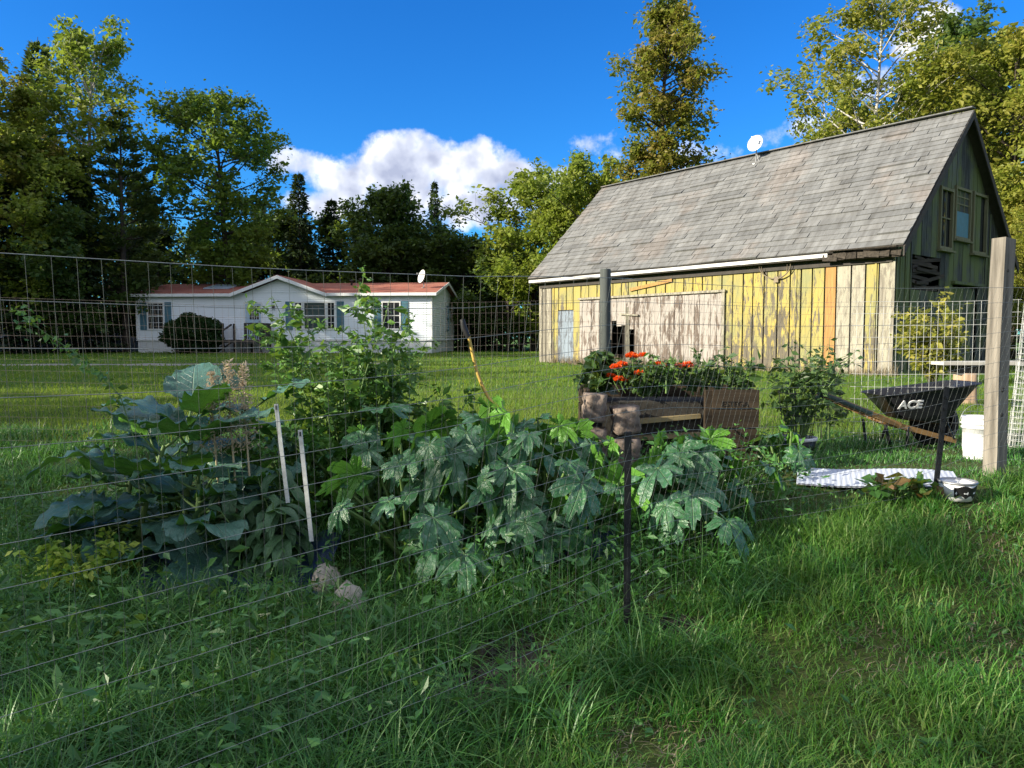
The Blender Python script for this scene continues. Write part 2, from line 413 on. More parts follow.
# ------------------------------------------------------------------ ground
def axis(lo, hi, fine_lo, fine_hi, step, grow=1.18):
    a = list(np.arange(fine_lo, fine_hi + 1e-6, step)); s = step
    while a[-1] < hi: s *= grow; a.append(a[-1] + s)
    s = step
    while a[0] > lo: s *= grow; a.insert(0, a[0] - s)
    return np.array(a)
gx = axis(-900, 900, -6, 8, .1); gy = axis(-900, 1500, -1, 12, .1)
X, Y = np.meshgrid(gx, gy)
mb = MB(); mb.grid(np.stack((X, Y, gz(X, Y)), -1))
tag(mb.build('ground', M['ground']), kind='structure')
# worn track across the far lawn
mb = MB(); xs = np.linspace(-30, -4.5, 60); rows = []
for k in range(7):
    yy = 27.2 + 0.06 * xs + (k - 3) * .3 + (vnoise(xs, xs * 0 + k * .2, 1.5, 9) - .5) * .6
    rows.append(np.stack((xs, yy, gz(xs, yy) + .012 - .03 * (abs(k - 3) == 3)), -1))
mb.grid(np.array(rows)); tag(mb.build('path', M['gravel']), kind='structure')

# ------------------------------------------------------------------ fence geometry, needed by the grass
FEN = np.array([(-2.6, .25), (-1.12, 1.6), (-.2, 2.42), (.48, 3.1), (1.3, 3.95), (2.3, 4.32), (3.22, 4.68)])
def resample(poly, n):
    d = np.concatenate(([0], np.cumsum(np.linalg.norm(np.diff(poly, axis=0), axis=1))))
    # smooth the corners a little
    s = np.linspace(0, d[-1], n)
    p = np.stack([np.interp(s, d, poly[:, k]) for k in range(poly.shape[1])], -1)
    for _ in range(12):
        q = p.copy(); q[1:-1] = (p[:-2] + 2 * p[1:-1] + p[2:]) / 4; p = q
    return s, p
FS, FP = resample(FEN, 400)
def fence_side(x, y):
    """>0 on the garden side, value is distance to the fence line"""
    x = np.asarray(x); y = np.asarray(y); sh = x.shape
    q = np.stack((x.ravel(), y.ravel()), -1); out = np.empty(len(q))
    sub = FP[::8]
    for i in range(0, len(q), 50000):
        dd = q[i:i + 50000, None] - sub[None]
        d2 = (dd ** 2).sum(-1); k = d2.argmin(1)
        tn = np.gradient(sub, axis=0)[k]; v = dd[np.arange(len(k)), k]
        out[i:i + 50000] = np.sqrt(d2[np.arange(len(k)), k]) * np.sign(tn[:, 0] * v[:, 1] - tn[:, 1] * v[:, 0])
    return out.reshape(sh)

# ------------------------------------------------------------------ grass
def blades(x, y, h, w, bend, seed, segs=3, flop=0.):
    g = np.random.default_rng(seed); n = len(x)
    z = gz(x, y) - .01
    a = g.uniform(0, 2 * math.pi, n); d = np.stack((np.cos(a), np.sin(a)), -1)
    fa = a + math.pi / 2 + g.normal(0, .5, n); wd = np.stack((np.cos(fa), np.sin(fa)), -1)
    b = bend * g.uniform(.3, 1.3, n)
    K = segs + 1; V = np.empty((n, K, 2, 3))
    for k in range(K):
        t = k / segs
        off = d * (h * b * t ** 1.7)[:, None]
        zz = z + h * (t - .45 * b * t ** 2.2 * (1 + flop))
        ww = w * (1 - t ** 1.6) * .5 + .0004
        c = np.stack((x, y), -1) + off
        V[:, k, 0, :2] = c - wd * ww[:, None]; V[:, k, 1, :2] = c + wd * ww[:, None]
        V[:, k, :, 2] = zz[:, None]
    base = np.arange(n)[:, None] * (2 * K) + np.arange(segs)[None] * 2
    f = np.stack((base, base + 1, base + 3, base + 2), -1).reshape(-1, 4)
    return V.reshape(-1, 3), f
def scatter(n, ylo, yhi, half=.78, seed=0, power=1.):
    g = np.random.default_rng(seed)
    y = np.sqrt(g.uniform(ylo ** 2, yhi ** 2, n)); x = g.uniform(-half, half, n) * y + 0
    return x, y
def bare_mask(x, y):
    m = np.zeros_like(x)
    for cx, cy, r in BARE:
        d = np.hypot(x - cx, y - cy) + (vnoise(x, y, .12, 4) - .5) * .28
        m = np.maximum(m, np.clip((r * 1.05 - d) / .1, 0, 1))
    return m
BARN_O = np.array((9.51, 18.6)); BANG = math.atan2(.637, .77)
BX = np.array((math.cos(BANG), math.sin(BANG))); BY = np.array((-math.sin(BANG), math.cos(BANG)))
def in_barn(x, y):
    a = (x - BARN_O[0]) * BX[0] + (y - BARN_O[1]) * BX[1]; b = (x - BARN_O[0]) * BY[0] + (y - BARN_O[1]) * BY[1]
    return (a > 0) & (b > 0) & (a < 9.4) & (b < 13.2)
PA, PB = G(797, 480), G(958, 490); TUB = G(957, 501)
def in_board(x, y):   # the white panel, the tub, the planter, the plastic sheet
    t_ = np.clip(((x - PA[0]) * (PB[0] - PA[0]) + (y - PA[1]) * (PB[1] - PA[1])) / ((PB[0] - PA[0]) ** 2 + (PB[1] - PA[1]) ** 2), 0, 1)
    return (np.hypot(x - PA[0] - t_ * (PB[0] - PA[0]), y - PA[1] - t_ * (PB[1] - PA[1])) < .19) | (np.hypot(x - TUB[0], y - TUB[1]) < .1) | ((np.abs(x - TUB[0] + .04) < .09) & (y < TUB[1]) & (y > TUB[1] - .22)) | ((x > .5) & (x < 1.76) & (y > 5.2) & (y < 5.95)) | ((np.abs(x + 1.42) < .48) & (np.abs(y - 3.9) < .3))

g0 = np.random.default_rng(3)
# lawn near the camera
x, y = scatter(330000, 1.7, 7.5, seed=1)
side = fence_side(x, y)
cl = vnoise(x, y, .22, 5)
keep = (side < .1) & (g0.random(len(x)) < .3 + .8 * cl - .3 * np.clip((vnoise(x, y, .5, 7) - .66) * 3, 0, 1)) & (g0.random(len(x)) > bare_mask(x, y) * .96) & ~in_board(x, y)
x, y, cl = x[keep], y[keep], cl[keep]
h = (.035 + .075 * cl + .05 * vnoise(x, y, .7, 6)) * g0.uniform(.6, 1.5, len(x))
V, f = blades(x, y, h, .0035 + .0012 * y / 3 * g0.uniform(.7, 1.4, len(x)), .75, 21, 3, .4)
mb = MB(); mb.add(V, f, 0, True)
# dry thatch lying among it
x, y = scatter(60000, 1.7, 6.5, seed=2)
side = fence_side(x, y); dry = vnoise(x, y, .5, 7)
keep = (side < .15) & (g0.random(len(x)) < np.clip((dry - .64) * 2.2, .02, .5) + bare_mask(x, y) * .9) & ~in_board(x, y)
x, y = x[keep], y[keep]
V, f = blades(x, y, g0.uniform(.03, .1, len(x)), .003 + .0008 * y, 1.5, 22, 2, .5)
mb.add(V, f, 1, True)
tag(mb.build('lawn_grass', [M['lawnblade'], M['thatch']]), 'short patchy lawn grass in front of the wire fence', 'grass', kind='stuff')

# long grass on the garden side and along the fence foot
x, y = scatter(120000, 1.2, 7.2, seed=4)
side = fence_side(x, y); cl = vnoise(x, y, .3, 8)
keep = (side > -.22 - .2 * cl) & (g0.random(len(x)) < .25 + .8 * cl) & (g0.random(len(x)) > bare_mask(x, y)) & ~in_board(x, y)
# beds under the crops are thinner
bed = np.exp(-(((x + .3) / 1.6) ** 2 + ((y - 4.3) / .55) ** 2))
keep &= g0.random(len(x)) > bed * .8
x, y, cl, side = x[keep], y[keep], cl[keep], side[keep]
tall = .6 + .4 * smooth(1.2, -.6, x) * smooth(4.2, 3.4, y)
h = (.1 + .2 * cl * cl) * g0.uniform(.5, 1.5, len(x)) * tall * (1 - .45 * smooth(1.2, 2.4, x))
V, f = blades(x, y, h, .004 + .0014 * y / 3 * g0.uniform(.7, 1.6, len(x)), .85, 23, 4, .35)
mb = MB(); mb.add(V, f, 0, True)
# arching seed stalks
x, y = scatter(5200, 1.6, 5, half=.72, seed=6); side = fence_side(x, y)
keep = (side > -.25) & (x < 1.3) & (g0.random(len(x)) > bare_mask(x, y)) ; x, y = x[keep], y[keep]
V, f = blades(x, y, g0.uniform(.25, .48, len(x)), np.full(len(x), .0045), 1.0, 24, 5, .3)
mb.add(V, f, 0, True)
# tussocks of longer arching blades
x0, y0 = scatter(700, 1.7, 4.6, half=.74, seed=71); side = fence_side(x0, y0)
keep = (side > -.3) & (x0 < 1.2) & (bare_mask(x0, y0) < .2) & ~in_board(x0, y0); x0, y0 = x0[keep][:230], y0[keep][:230]
k_ = 46; x = np.repeat(x0, k_) + g0.normal(0, .035, len(x0) * k_); y = np.repeat(y0, k_) + g0.normal(0, .035, len(x0) * k_)
hs_ = np.repeat(g0.uniform(.16, .38, len(x0)), k_) * g0.uniform(.55, 1.15, len(x))
V, f = blades(x, y, hs_, g0.uniform(.004, .0085, len(x)), 1.0, 72, 5, .5)
mb.add(V, f, 0, True)
tag(mb.build('long_grass', M['longblade']), 'long unmown grass and weeds along the wire fence foot', 'grass', kind='stuff')

# the yard beyond the garden, mown
mb = MB()
for n_, a_, b_, hh, ww, sd in ((120000, 6.6, 13, .075, .0075, 31), (70000, 13, 24, .085, .018, 32), (70000, 24, 47, .09, .035, 33)):
    x, y = scatter(n_, a_, b_, .74, seed=sd)
    keep = ~in_barn(x, y) & ~((np.abs(y - 27.2 - .06 * x) < .75) & (x < -5)) & (g0.random(len(x)) < .35 + .9 * vnoise(x, y, 1.1, 12))
    x, y = x[keep], y[keep]
    V, f = blades(x, y, hh * g0.uniform(.4, 1.5, len(x)), ww * g0.uniform(.6, 1.4, len(x)), .6, sd, 2, .2)
    mb.add(V, f, 0, True)
tag(mb.build('yard_grass', M['farblade']), 'mown yard grass between the garden, barn and house', 'grass', kind='stuff')

# ------------------------------------------------------------------ leaf clouds and broadleaf weeds
def leaf_quads(c, size, seed, aspect=.62, up=.5, droop=.2):
    """diamond leaves folded slightly along the midrib"""
    g = np.random.default_rng(seed); n = len(c)
    a = g.normal(0, 1, (n, 3)); a[:, 2] = a[:, 2] * .5 - droop; a /= np.linalg.norm(a, axis=1)[:, None]
    nn = g.normal(0, 1, (n, 3)); nn[:, 2] += up; b = np.cross(nn, a); b /= np.linalg.norm(b, axis=1)[:, None] + 1e-9
    nrm = np.cross(a, b)
    s = (size * np.clip(g.lognormal(-.08, .38, n), .35, 2.2))[:, None]
    V = np.empty((n, 4, 3))
    V[:, 0] = c; V[:, 2] = c + a * s
    V[:, 1] = c + a * s * .45 + b * s * aspect * .5 + nrm * s * .08; V[:, 3] = c + a * s * .45 - b * s * aspect * .5 + nrm * s * .08
    f = (np.arange(n)[:, None] * 4 + np.arange(4)[None])
    return V.reshape(-1, 3), f
mb = MB(); cs = []
gw = np.random.default_rng(9)
x, y = scatter(1500, 1.8, 5.2, half=.74, seed=41); side = fence_side(x, y)
keep = (side > .0) & (x < 1.8) & (bare_mask(x, y) < .2) & ~in_board(x, y)
x, y = x[keep][:900], y[keep][:900]
for i in range(len(x)):
    k = gw.integers(6, 20); hh = gw.uniform(.05, .26)
    q = gw.normal(0, 1, (k, 3)) * (.07, .07, .3 * hh); q[:, 2] = np.abs(q[:, 2]) + hh * gw.uniform(.2, 1, k)
    cs.append(q + (x[i], y[i], gz(x[i], y[i])))
V, f = leaf_quads(np.concatenate(cs), .046, 42, .42, 1.0, .1); mb.add(V, f, 0)
x, y = scatter(900, 1.9, 6.5, half=.72, seed=43); side = fence_side(x, y); keep = (side < -.1) & (bare_mask(x, y) < .3); x, y = x[keep], y[keep]
cs = []
for i in range(len(x)):
    k = gw.integers(3, 8); q = gw.normal(0, 1, (k, 3)) * (.03, .03, .006); q[:, 2] = np.abs(q[:, 2]) + .02
    cs.append(q + (x[i], y[i], gz(x[i], y[i])))
V, f = leaf_quads(np.concatenate(cs), .032, 44, .5, 2.5, -.1); mb.add(V, f, 0)
tag(mb.build('weeds', M['weed']), 'broadleaf weeds growing through the grass', 'weeds', kind='stuff')

mb = MB(); gc = np.random.default_rng(12)
for cx, cy, r in BARE:
    for k in range(int(420 * r)):
        a = gc.uniform(0, 6.28); q = r * 1.15 * math.sqrt(gc.random()); x_, y_ = cx + math.cos(a) * q, cy + math.sin(a) * q; sz = gc.uniform(.006, .026) * gc.uniform(.5, 1)
        o8 = gc.normal(0, .22, (8, 3)); v = (np.array([(-1,-1,-1),(1,-1,-1),(1,1,-1),(-1,1,-1),(-1,-1,1),(1,-1,1),(1,1,1),(-1,1,1)]) * .8 + o8) * sz
        mb.hexa(v + (x_, y_, gz(x_, y_) + sz * .4))
tag(mb.build('soil_clods', M['soil']), 'crumbled bare soil under the near fence stake', 'soil', kind='stuff')
# ------------------------------------------------------------------ trees
def curve_pts(a, d0, L, n, g, lift=.0, wob=.12):
    """a wandering limb: start a, direction d0, bends by lift (up) on its way"""
    pts = [np.array(a, float)]; d = np.array(d0, float); d /= np.linalg.norm(d)
    for k in range(n):
        d = d + g.normal(0, wob, 3) * .5 + np.array((0, 0, lift / n)); d /= np.linalg.norm(d)
        pts.append(pts[-1] + d * L / n)
    return np.array(pts)
def decid(H, width, base, seed, nl=28, leaves=9000, leaf=.26, prof='oval', lift=.35, elev=.6, gap=.5, clump=.55, stems=1, tr=.2, lean=0., under=0.):
    """broadleaf tree: tapered stem(s), limbs, twigs and leaf clumps at the twig ends. returns trunk MB and crown MB"""
    g = np.random.default_rng(seed); T = MB(); C = []
    wts = []
    ph = g.uniform(0, 6.28, 4)
    for s_ in range(stems):
        a0 = g.uniform(0, 6.28)
        off = np.array((math.cos(a0), math.sin(a0), 0)) * (.25 * (stems > 1))
        d0 = np.array((lean + (stems > 1) * math.cos(a0) * .1, (stems > 1) * math.sin(a0) * .1, 1))
        tp = curve_pts(off, d0, H * .96, 14, g, .1, .035)
        tp[:, 2] *= H * .97 / tp[-1, 2]
        trad = tr * (1 - np.linspace(0, 1, 15)) ** .85 + .025
        T.tube(tp, trad, 8, 0)
        for i in range(nl // stems):
            t = base + (.985 - base) * ((i + g.random()) / (nl // stems))
            tt = (t - base) / (1 - base)
            if prof == 'oval': r = math.sin(math.pi * (tt * .82 + .13)) ** .75
            elif prof == 'column': r = (.75 + .25 * math.sin(math.pi * tt)) * min(1, (1.04 - tt) * 3.2)
            elif prof == 'top': r = math.sin(math.pi * (tt ** 1.6 * .8 + .16)) ** .9
            else: r = (1 - tt) ** .7 * .9 + .12
            az = i * 2.4 + g.normal(0, .5)
            r *= 1 + .16 * math.sin(az * 2 + ph[0] + 5 * tt) + .14 * math.sin(az * 3 + ph[1] - 7 * tt)
            L = max(.5, width / 2 * r * g.uniform(.7, 1.2))
            p0 = np.array([np.interp(t, np.linspace(0, 1, 15), tp[:, k]) for k in range(3)])
            e = elev * (.55 + .75 * tt) + g.normal(0, .12)
            d = (math.cos(az) * math.cos(e), math.sin(az) * math.cos(e), math.sin(e))
            lp = curve_pts(p0, d, L / max(.5, math.cos(e)) * .95, 6, g, lift * .5, .2)
            r0 = trad[int(t * 14)] * .42 + .012
            T.tube(lp, np.linspace(r0, .012, 7), 5, 0, cap=False)
            C.append(lp[-1]); wts.append(1.2)
            ns = int(4 + L * 1.5)
            for j in range(ns):
                q = .3 + .7 * (j + g.random()) / ns
                p1 = np.array([np.interp(q, np.linspace(0, 1, 7), lp[:, k]) for k in range(3)])
                d1 = np.array(d) + g.normal(0, .65, 3); d1 /= np.linalg.norm(d1)
                l1 = L * (.45 - .25 * q) * g.uniform(.6, 1.3) + .25
                sp = curve_pts(p1, d1, l1, 3, g, lift * .3, .25)
                T.tube(sp, np.linspace(.016, .006, 4), 3, 0, cap=False)
                for u in (2, 3):
                    if g.random() > gap * .45: C.append(sp[u]); wts.append(g.uniform(.4, 1.3))
    C = np.array(C); w = np.array(wts); w /= w.sum()
    idx = g.choice(len(C), leaves, p=w)
    cs = clump * g.uniform(.55, 1.25, len(C))
    pts = C[idx] + g.normal(0, 1, (leaves, 3)) * cs[idx][:, None] * (.62, .62, .42)
    V, f = leaf_quads(pts, leaf, seed + 7)
    K = MB(); K.add(V, f, 0)
    return T, K
def conifer(H, width, seed, dens=1., droop=.35, ragged=.25, base=.06, kind='spruce', leaf=.3):
    g = np.random.default_rng(seed); T = MB(); K = MB()
    tp = curve_pts((0, 0, 0), (0, 0, 1), H, 8, g, 0, .02); tp[:, 2] *= H / tp[-1, 2]
    T.tube(tp, np.linspace(.018 * H, .015, 9), 7, 0)
    pts = []; dirs = []
    z = base * H; k = 0
    step = .38 if kind == 'spruce' else .95
    while z < H * .985:
        tt = z / H
        r = width / 2 * ((1 - tt) ** .85 if kind == 'spruce' else (math.sin(math.pi * min(1, tt * .75 + .25)) ** .8) * (1.06 - tt * .5)) + .12
        m = g.integers(5, 8)
        for i in range(m):
            az = i * 6.283 / m + k * 1.1 + g.normal(0, .25)
            L = r * g.uniform(1 - ragged * 1.6, 1 + ragged)
            if kind == 'pine' and g.random() < .25: continue
            e = -droop * (1 - tt) + .25 * tt + g.normal(0, .08) if kind == 'spruce' else .18 + .2 * tt + g.normal(0, .1)
            p0 = np.array([np.interp(tt, np.linspace(0, 1, 9), tp[:, q]) for q in range(3)])
            d = np.array((math.cos(az) * math.cos(e), math.sin(az) * math.cos(e), math.sin(e)))
            lp = curve_pts(p0, d, L, 4, g, .25 if kind == 'spruce' else .3, .08)
            T.tube(lp, np.linspace(.012 + .012 * L, .006, 5), 4, 0, cap=False)
            n = int((8 + 26 * L) * dens)
            q = g.uniform(.12 if kind == 'spruce' else .4, 1.02, n)
            c = np.stack([np.interp(q, np.linspace(0, 1, 5), lp[:, w]) for w in range(3)], -1)
            side = np.array((-math.sin(az), math.cos(az), 0))
            sw = g.normal(0, 1, n) * (.28 * L * (1.08 - q) + .08)
            c = c + side * sw[:, None]; c[:, 2] += g.normal(0, .06, n) - np.abs(sw) * .18
            dd = d[None] * .8 + side[None] * np.sign(sw)[:, None] * .7 + g.normal(0, .25, (n, 3)); dd[:, 2] -= .2 if kind == 'spruce' else -.25
            pts.append(c); dirs.append(dd)
        z += step * (1.25 - .6 * tt) * g.uniform(.8, 1.2); k += 1
    c = np.concatenate(pts); a = np.concatenate(dirs); a /= np.linalg.norm(a, axis=1)[:, None]
    n = len(c); nn = g.normal(0, .5, (n, 3)) + (0, 0, 1); b = np.cross(nn, a); b /= np.linalg.norm(b, axis=1)[:, None] + 1e-9
    s = (leaf * g.uniform(.7, 1.3, n))[:, None]; V = np.empty((n, 4, 3))
    V[:, 0] = c; V[:, 2] = c + a * s; V[:, 1] = c + a * s * .5 + b * s * .2; V[:, 3] = c + a * s * .5 - b * s * .2
    K.add(V.reshape(-1, 3), np.arange(n)[:, None] * 4 + np.arange(4)[None], 0)
    return T, K
TS = .9
def put_tree(name, label, T, K, bark, leafm, px, d, cat='tree', rz=0, group='trees around the yard', dz=-.08):
    p = P(px, 338, d)
    o = thing(name, label, cat, (p[0], p[1], float(gz(p[0], p[1])) + dz), rz, group)
    T.build('trunk', M[bark], o); K.build('crown', M[leafm], o)
    return o
def topz(py, d, k=.93): return (P(512, py, d)[2] - .4) * k
# --- left forest edge
put_tree('birch_tree', 'tall airy birch with pale trunk and yellow green crown rising over the forest edge', *decid(topz(14, 46), 6.2, .4, 101, 44, 14000, .24, 'oval', .4, .7, .3, .5, tr=.2), 'birchbark', 'birch', 88, 46)
put_tree('maple_tree', 'reddening broad tree cut by the frame edge at the far left', *decid(topz(45, 43), 8, .3, 102, 36, 20000, .26, 'oval'), 'bark', 'ash', -8, 43)
put_tree('pine_tree', 'feathery open pine between the tall birch and the round maple', *conifer(topz(95, 45), 6.2, 103, 2., kind='pine', leaf=.36, base=.25), 'bark', 'pine', 126, 45, rz=.4)
put_tree('pine_tree', 'grey green pine whose top pokes above and behind the tall birch', *conifer(topz(10, 51), 6.5, 104, 1.7, kind='pine', leaf=.4, base=.35), 'bark', 'pine', 40, 51)
put_tree('broadleaf_tree', 'round topped tall maple standing alone against the sky left of the cloud', *decid(topz(66, 48, .88), 7.4, .26, 105, 60, 23000, .24, 'top', .15, .4, .3, .55, tr=.24), 'bark', 'maple', 228, 48)
put_tree('broadleaf_tree', 'sunlit yellow green tree low in front of the tall birch', *decid(topz(140, 43), 7.5, .12, 106, 40, 15000, .25, 'oval'), 'bark', 'birch', 30, 43)
sp1 = put_tree('spruce_tree', 'dark narrow spruce in front of the birch trunk', *conifer(topz(140, 44), 4.2, 107, 1.7, leaf=.3), 'bark', 'spruce', 84, 44)
def sp_copy(px, top, d, wscale, label, src=sp1, H0=topz(140, 44)):
    p = P(px, 338, d); s = topz(top, d, 1.0) / H0
    return copy_tree(src, (p[0], p[1], float(gz(p[0], p[1])) - .08), px * .37, (s * wscale, s * wscale, s), label)
sp_copy(14, 180, 42, 1.1, 'short dark spruce at the far left forest edge')
sp_copy(148, 172, 56, 1.15, 'dark spruce just left of the tall round topped maple')
sp_copy(303, 172, 55, .8, 'thin pale spruce standing against the cloud base right of the maple')
sp_copy(437, 180, 55, .5, 'very thin spire of a spruce rising behind the house below the cloud')
sp_copy(336, 198, 56, .95, 'dark bushy spruce behind the house gable')
sp_copy(266, 205, 58, 1.2, 'dark broad spruce under the right side of the tall maple')
sp_copy(478, 245, 53, 1.3, 'low dark spruce between the house end and the barn')
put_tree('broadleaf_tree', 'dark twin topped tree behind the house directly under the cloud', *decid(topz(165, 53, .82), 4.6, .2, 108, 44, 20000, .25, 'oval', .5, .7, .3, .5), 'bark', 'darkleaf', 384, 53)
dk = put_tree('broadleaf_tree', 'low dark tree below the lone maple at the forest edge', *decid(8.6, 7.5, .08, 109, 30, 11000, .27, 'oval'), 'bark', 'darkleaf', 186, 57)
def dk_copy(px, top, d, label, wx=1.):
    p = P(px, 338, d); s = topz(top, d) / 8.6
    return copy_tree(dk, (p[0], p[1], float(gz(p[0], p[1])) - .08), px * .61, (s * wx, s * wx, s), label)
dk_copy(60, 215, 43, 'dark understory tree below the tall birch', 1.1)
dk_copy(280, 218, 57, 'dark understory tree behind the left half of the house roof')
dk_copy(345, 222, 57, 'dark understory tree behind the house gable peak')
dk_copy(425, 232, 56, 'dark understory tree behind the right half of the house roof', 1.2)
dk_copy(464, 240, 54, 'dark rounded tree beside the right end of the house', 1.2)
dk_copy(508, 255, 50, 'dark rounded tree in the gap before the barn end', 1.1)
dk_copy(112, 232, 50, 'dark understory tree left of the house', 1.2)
lit = put_tree('broadleaf_tree', 'sunlit yellow green tree in the gap between house and barn', *decid(topz(184, 50), 7.4, .08, 110, 50, 26000, .25, 'oval', .3, .6, .3, .55), 'bark', 'birch', 533, 50)
p = P(474, 338, 57); copy_tree(lit, (p[0], p[1], .4), 2., (.7, .7, .66), 'smaller yellowish tree behind the house satellite dish')
p = P(592, 338, 47); copy_tree(lit, (p[0], p[1], .4), 1.1, (.85, .85, 1.02), 'leafy tree rising behind the far end of the barn roof')
put_tree('ash_tree', 'very tall orange tinged tree behind the middle of the barn roof', *decid(topz(-38, 41), 3.7, .28, 111, 74, 27000, .2, 'column', .25, .5, .2, .48, tr=.24), 'bark', 'ash', 652, 41, rz=.8)
put_tree('birch_tree', 'airy birch with white trunk behind the barn ridge', *decid(topz(-40, 35), 6.6, .34, 112, 46, 17000, .19, 'oval', .3, .6, .4, .45, tr=.13), 'birchbark', 'gold', 862, 35)
put_tree('broadleaf_tree', 'dark green tree crown above the yellow trees over the barn peak', *decid(topz(-8, 43), 6.2, .35, 113, 44, 20000, .24, 'oval'), 'bark', 'darkleaf', 962, 43)
yl = put_tree('broadleaf_tree', 'broad yellowing tree right of the dark crown behind the barn gable', *decid(topz(30, 33), 7.6, .12, 114, 56, 36000, .19, 'oval', .3, .6, .3, .5), 'bark', 'gold', 1010, 33)
for px, top, d, lab, w in ((912, 92, 37, 'yellowing tree just behind the barn roof peak', .85), (968, 62, 39, 'tall yellowing tree behind the barn peak under the dark crown', .9), (1075, 120, 29, 'yellow green tree beyond the right side of the barn gable', .95), (835, 105, 40, 'lower yellowing tree around the white birch trunk', .7), (1030, 205, 28.5, 'low yellow green tree close to the right eave of the barn', .8)):
    p = P(px, 338, d); s = topz(top, d) / topz(30, 33)
    copy_tree(yl, (p[0], p[1], .38), px * .23, (s * w, s * w, s), lab)

# --- dense growth between and behind the trees, and the woods to the west (out of view) that shade the yard
g = np.random.default_rng(77)
def wood_mass(name, label, spots, leafs, size, seed, leafm='darkleaf'):
    g = np.random.default_rng(seed); T = MB(); K = MB(); C = []
    for (x, y, h, r) in spots:
        z0 = float(gz(x, y)) if abs(x) < 900 else .4
        T.tube([(x, y, z0 - .1), (x + g.normal(0, .2), y, z0 + h * .5), (x, y, z0 + h * .93)], [.16, .1, .03], 6, 0)
        for i in range(10):
            a = g.uniform(0, 6.28); zz = z0 + h * g.uniform(.2, .85)
            e = (x + math.cos(a) * r * .7, y + math.sin(a) * r * .7, zz + .8)
            T.tube([(x, y, zz), e], [.05, .015], 4, 0, cap=False)
        n = int(leafs * h * r / 30)
        k = 26; cz = g.uniform(.06, .98, k); rr = r * np.sin(np.pi * (cz * .78 + .18)) ** .6
        a = g.uniform(0, 6.28, k); rad = rr * np.sqrt(g.random(k))
        cc = np.stack((x + rad * np.cos(a), y + rad * np.sin(a), z0 + cz * h), -1)
        i = g.integers(0, k, n)
        C.append(cc[i] + g.normal(0, 1, (n, 3)) * (.75, .75, .6) * r / 3)
    V, f = leaf_quads(np.concatenate(C), size, seed + 1); K.add(V, f, 0)
    # stems and leaves stay one mass that nobody could count
    T.add(np.concatenate(K.v), np.concatenate([q.reshape(-1, 4) for q in K.loops]), 1)
    return tag(T.build(name, [M['bark'], M[leafm]]), label, 'woods', kind='stuff')
sp = []
for i in range(64):
    x = g.uniform(-48, 4); y = 55 + g.uniform(0, 9) + max(0, -20 - x) * -.35
    sp.append((x, y, g.uniform(5.5, 9.), g.uniform(2.2, 3.4)))
for i in range(26): sp.append((g.uniform(8, 34), g.uniform(36, 48), g.uniform(6, 11), g.uniform(2.2, 3.4)))
for i in range(26): sp.append((-36 + i * 1.75 + g.normal(0, .3), 51.5 + g.normal(0, .6) - max(0, 14 - i) * .25, g.uniform(2.2, 4.2), g.uniform(1.6, 2.3)))
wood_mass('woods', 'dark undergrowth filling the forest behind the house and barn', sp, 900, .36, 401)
sp = []
for i in range(40):
    y = -20 + i * 1.62; x = -28.6 - .32 * y + g.normal(0, .5)
    sp.append((x, y, (11.9 if y < -3 else 11.2 if y < 7 else 12.3 if y < 14 else 13.6 if y < 24 else 17) + g.normal(0, .6), 2.9))
for i in range(27):
    y = -22 + i * 2.4; x = -34 - .32 * y + g.normal(0, .8); sp.append((x, y, (11.8 if y < -3 else 11.2 if y < 7 else 12.3 if y < 14 else 13.5 if y < 24 else 17) + g.normal(0, .6), 3.4))
wood_mass('woods_edge', 'dense woods standing to the west of the yard', sp, 620, .55, 402)
sp = [(27 + i % 4 * 3.4 + g.normal(0, .5), 23 + i // 4 * 3.6 + g.normal(0, .5), g.uniform(11, 15), 3.) for i in range(20)]
sp = [q for q in sp if q[0] / q[1] > .8]
wood_mass('woods_edge', 'yellowing woods to the east of the barn', sp, 700, .4, 403, 'gold')
# ------------------------------------------------------------------ barn
bl = np.array((9.51, 18.6)); BZ = float(gz(9.5, 18.4)) - .02
barn = thing('barn', 'old weathered barn with peeling yellow boards and a grey shingled roof', 'barn', (9.51, 18.6, BZ), BANG)
W_, L_, HW, HR = 7.6, 13.2, 3.42, 7.1
SL = (HR - HW) / (W_ / 2)
g = np.random.default_rng(55)
def split_boards(mb, lo, hi, bw, gapw, zf, opens, put, ragged=None, matf=None):
    """boards along an axis s from lo to hi; zf(s) gives the top; opens are (s0,s1,z0,z1) left clear"""
    s = lo
    while s < hi - .02:
        w = min(bw * g.uniform(.85, 1.15), hi - s); c = s + w / 2
        segs = [(0.04, None)]
        for (a, b, z0, z1) in opens:
            if s + w * .5 > a and s + w * .5 < b:
                new = []
                for (u, v) in segs:
                    new.append((u, ('z', z0))); new.append((z1, v))
                segs = new
        for (u, v) in segs:
            top0 = zf(s) if v is None else v[1]; top1 = zf(s + w) if v is None else v[1]
            if ragged is not None and v is not None: top0 += g.uniform(-.25, .1); top1 += g.uniform(-.25, .15)
            if ragged is not None and v is None and u > .1: u = u + g.uniform(-.1, .3)
            if min(top0, top1) - u > .05:
                put(mb, s, s + w - gapw, u, top0, top1, g.uniform(0, .012), 0 if matf is None else matf(c))
        s += w
def put_long(mb, s0, s1, z0, t0, t1, off, mi):
    x0, x1 = -.03 - off, -.002 - off
    mb.hexa([(x0, s0, z0), (x1, s0, z0), (x1, s1, z0), (x0, s1, z0), (x0, s0, t0), (x1, s0, t0), (x1, s1, t1), (x0, s1, t1)], mi)
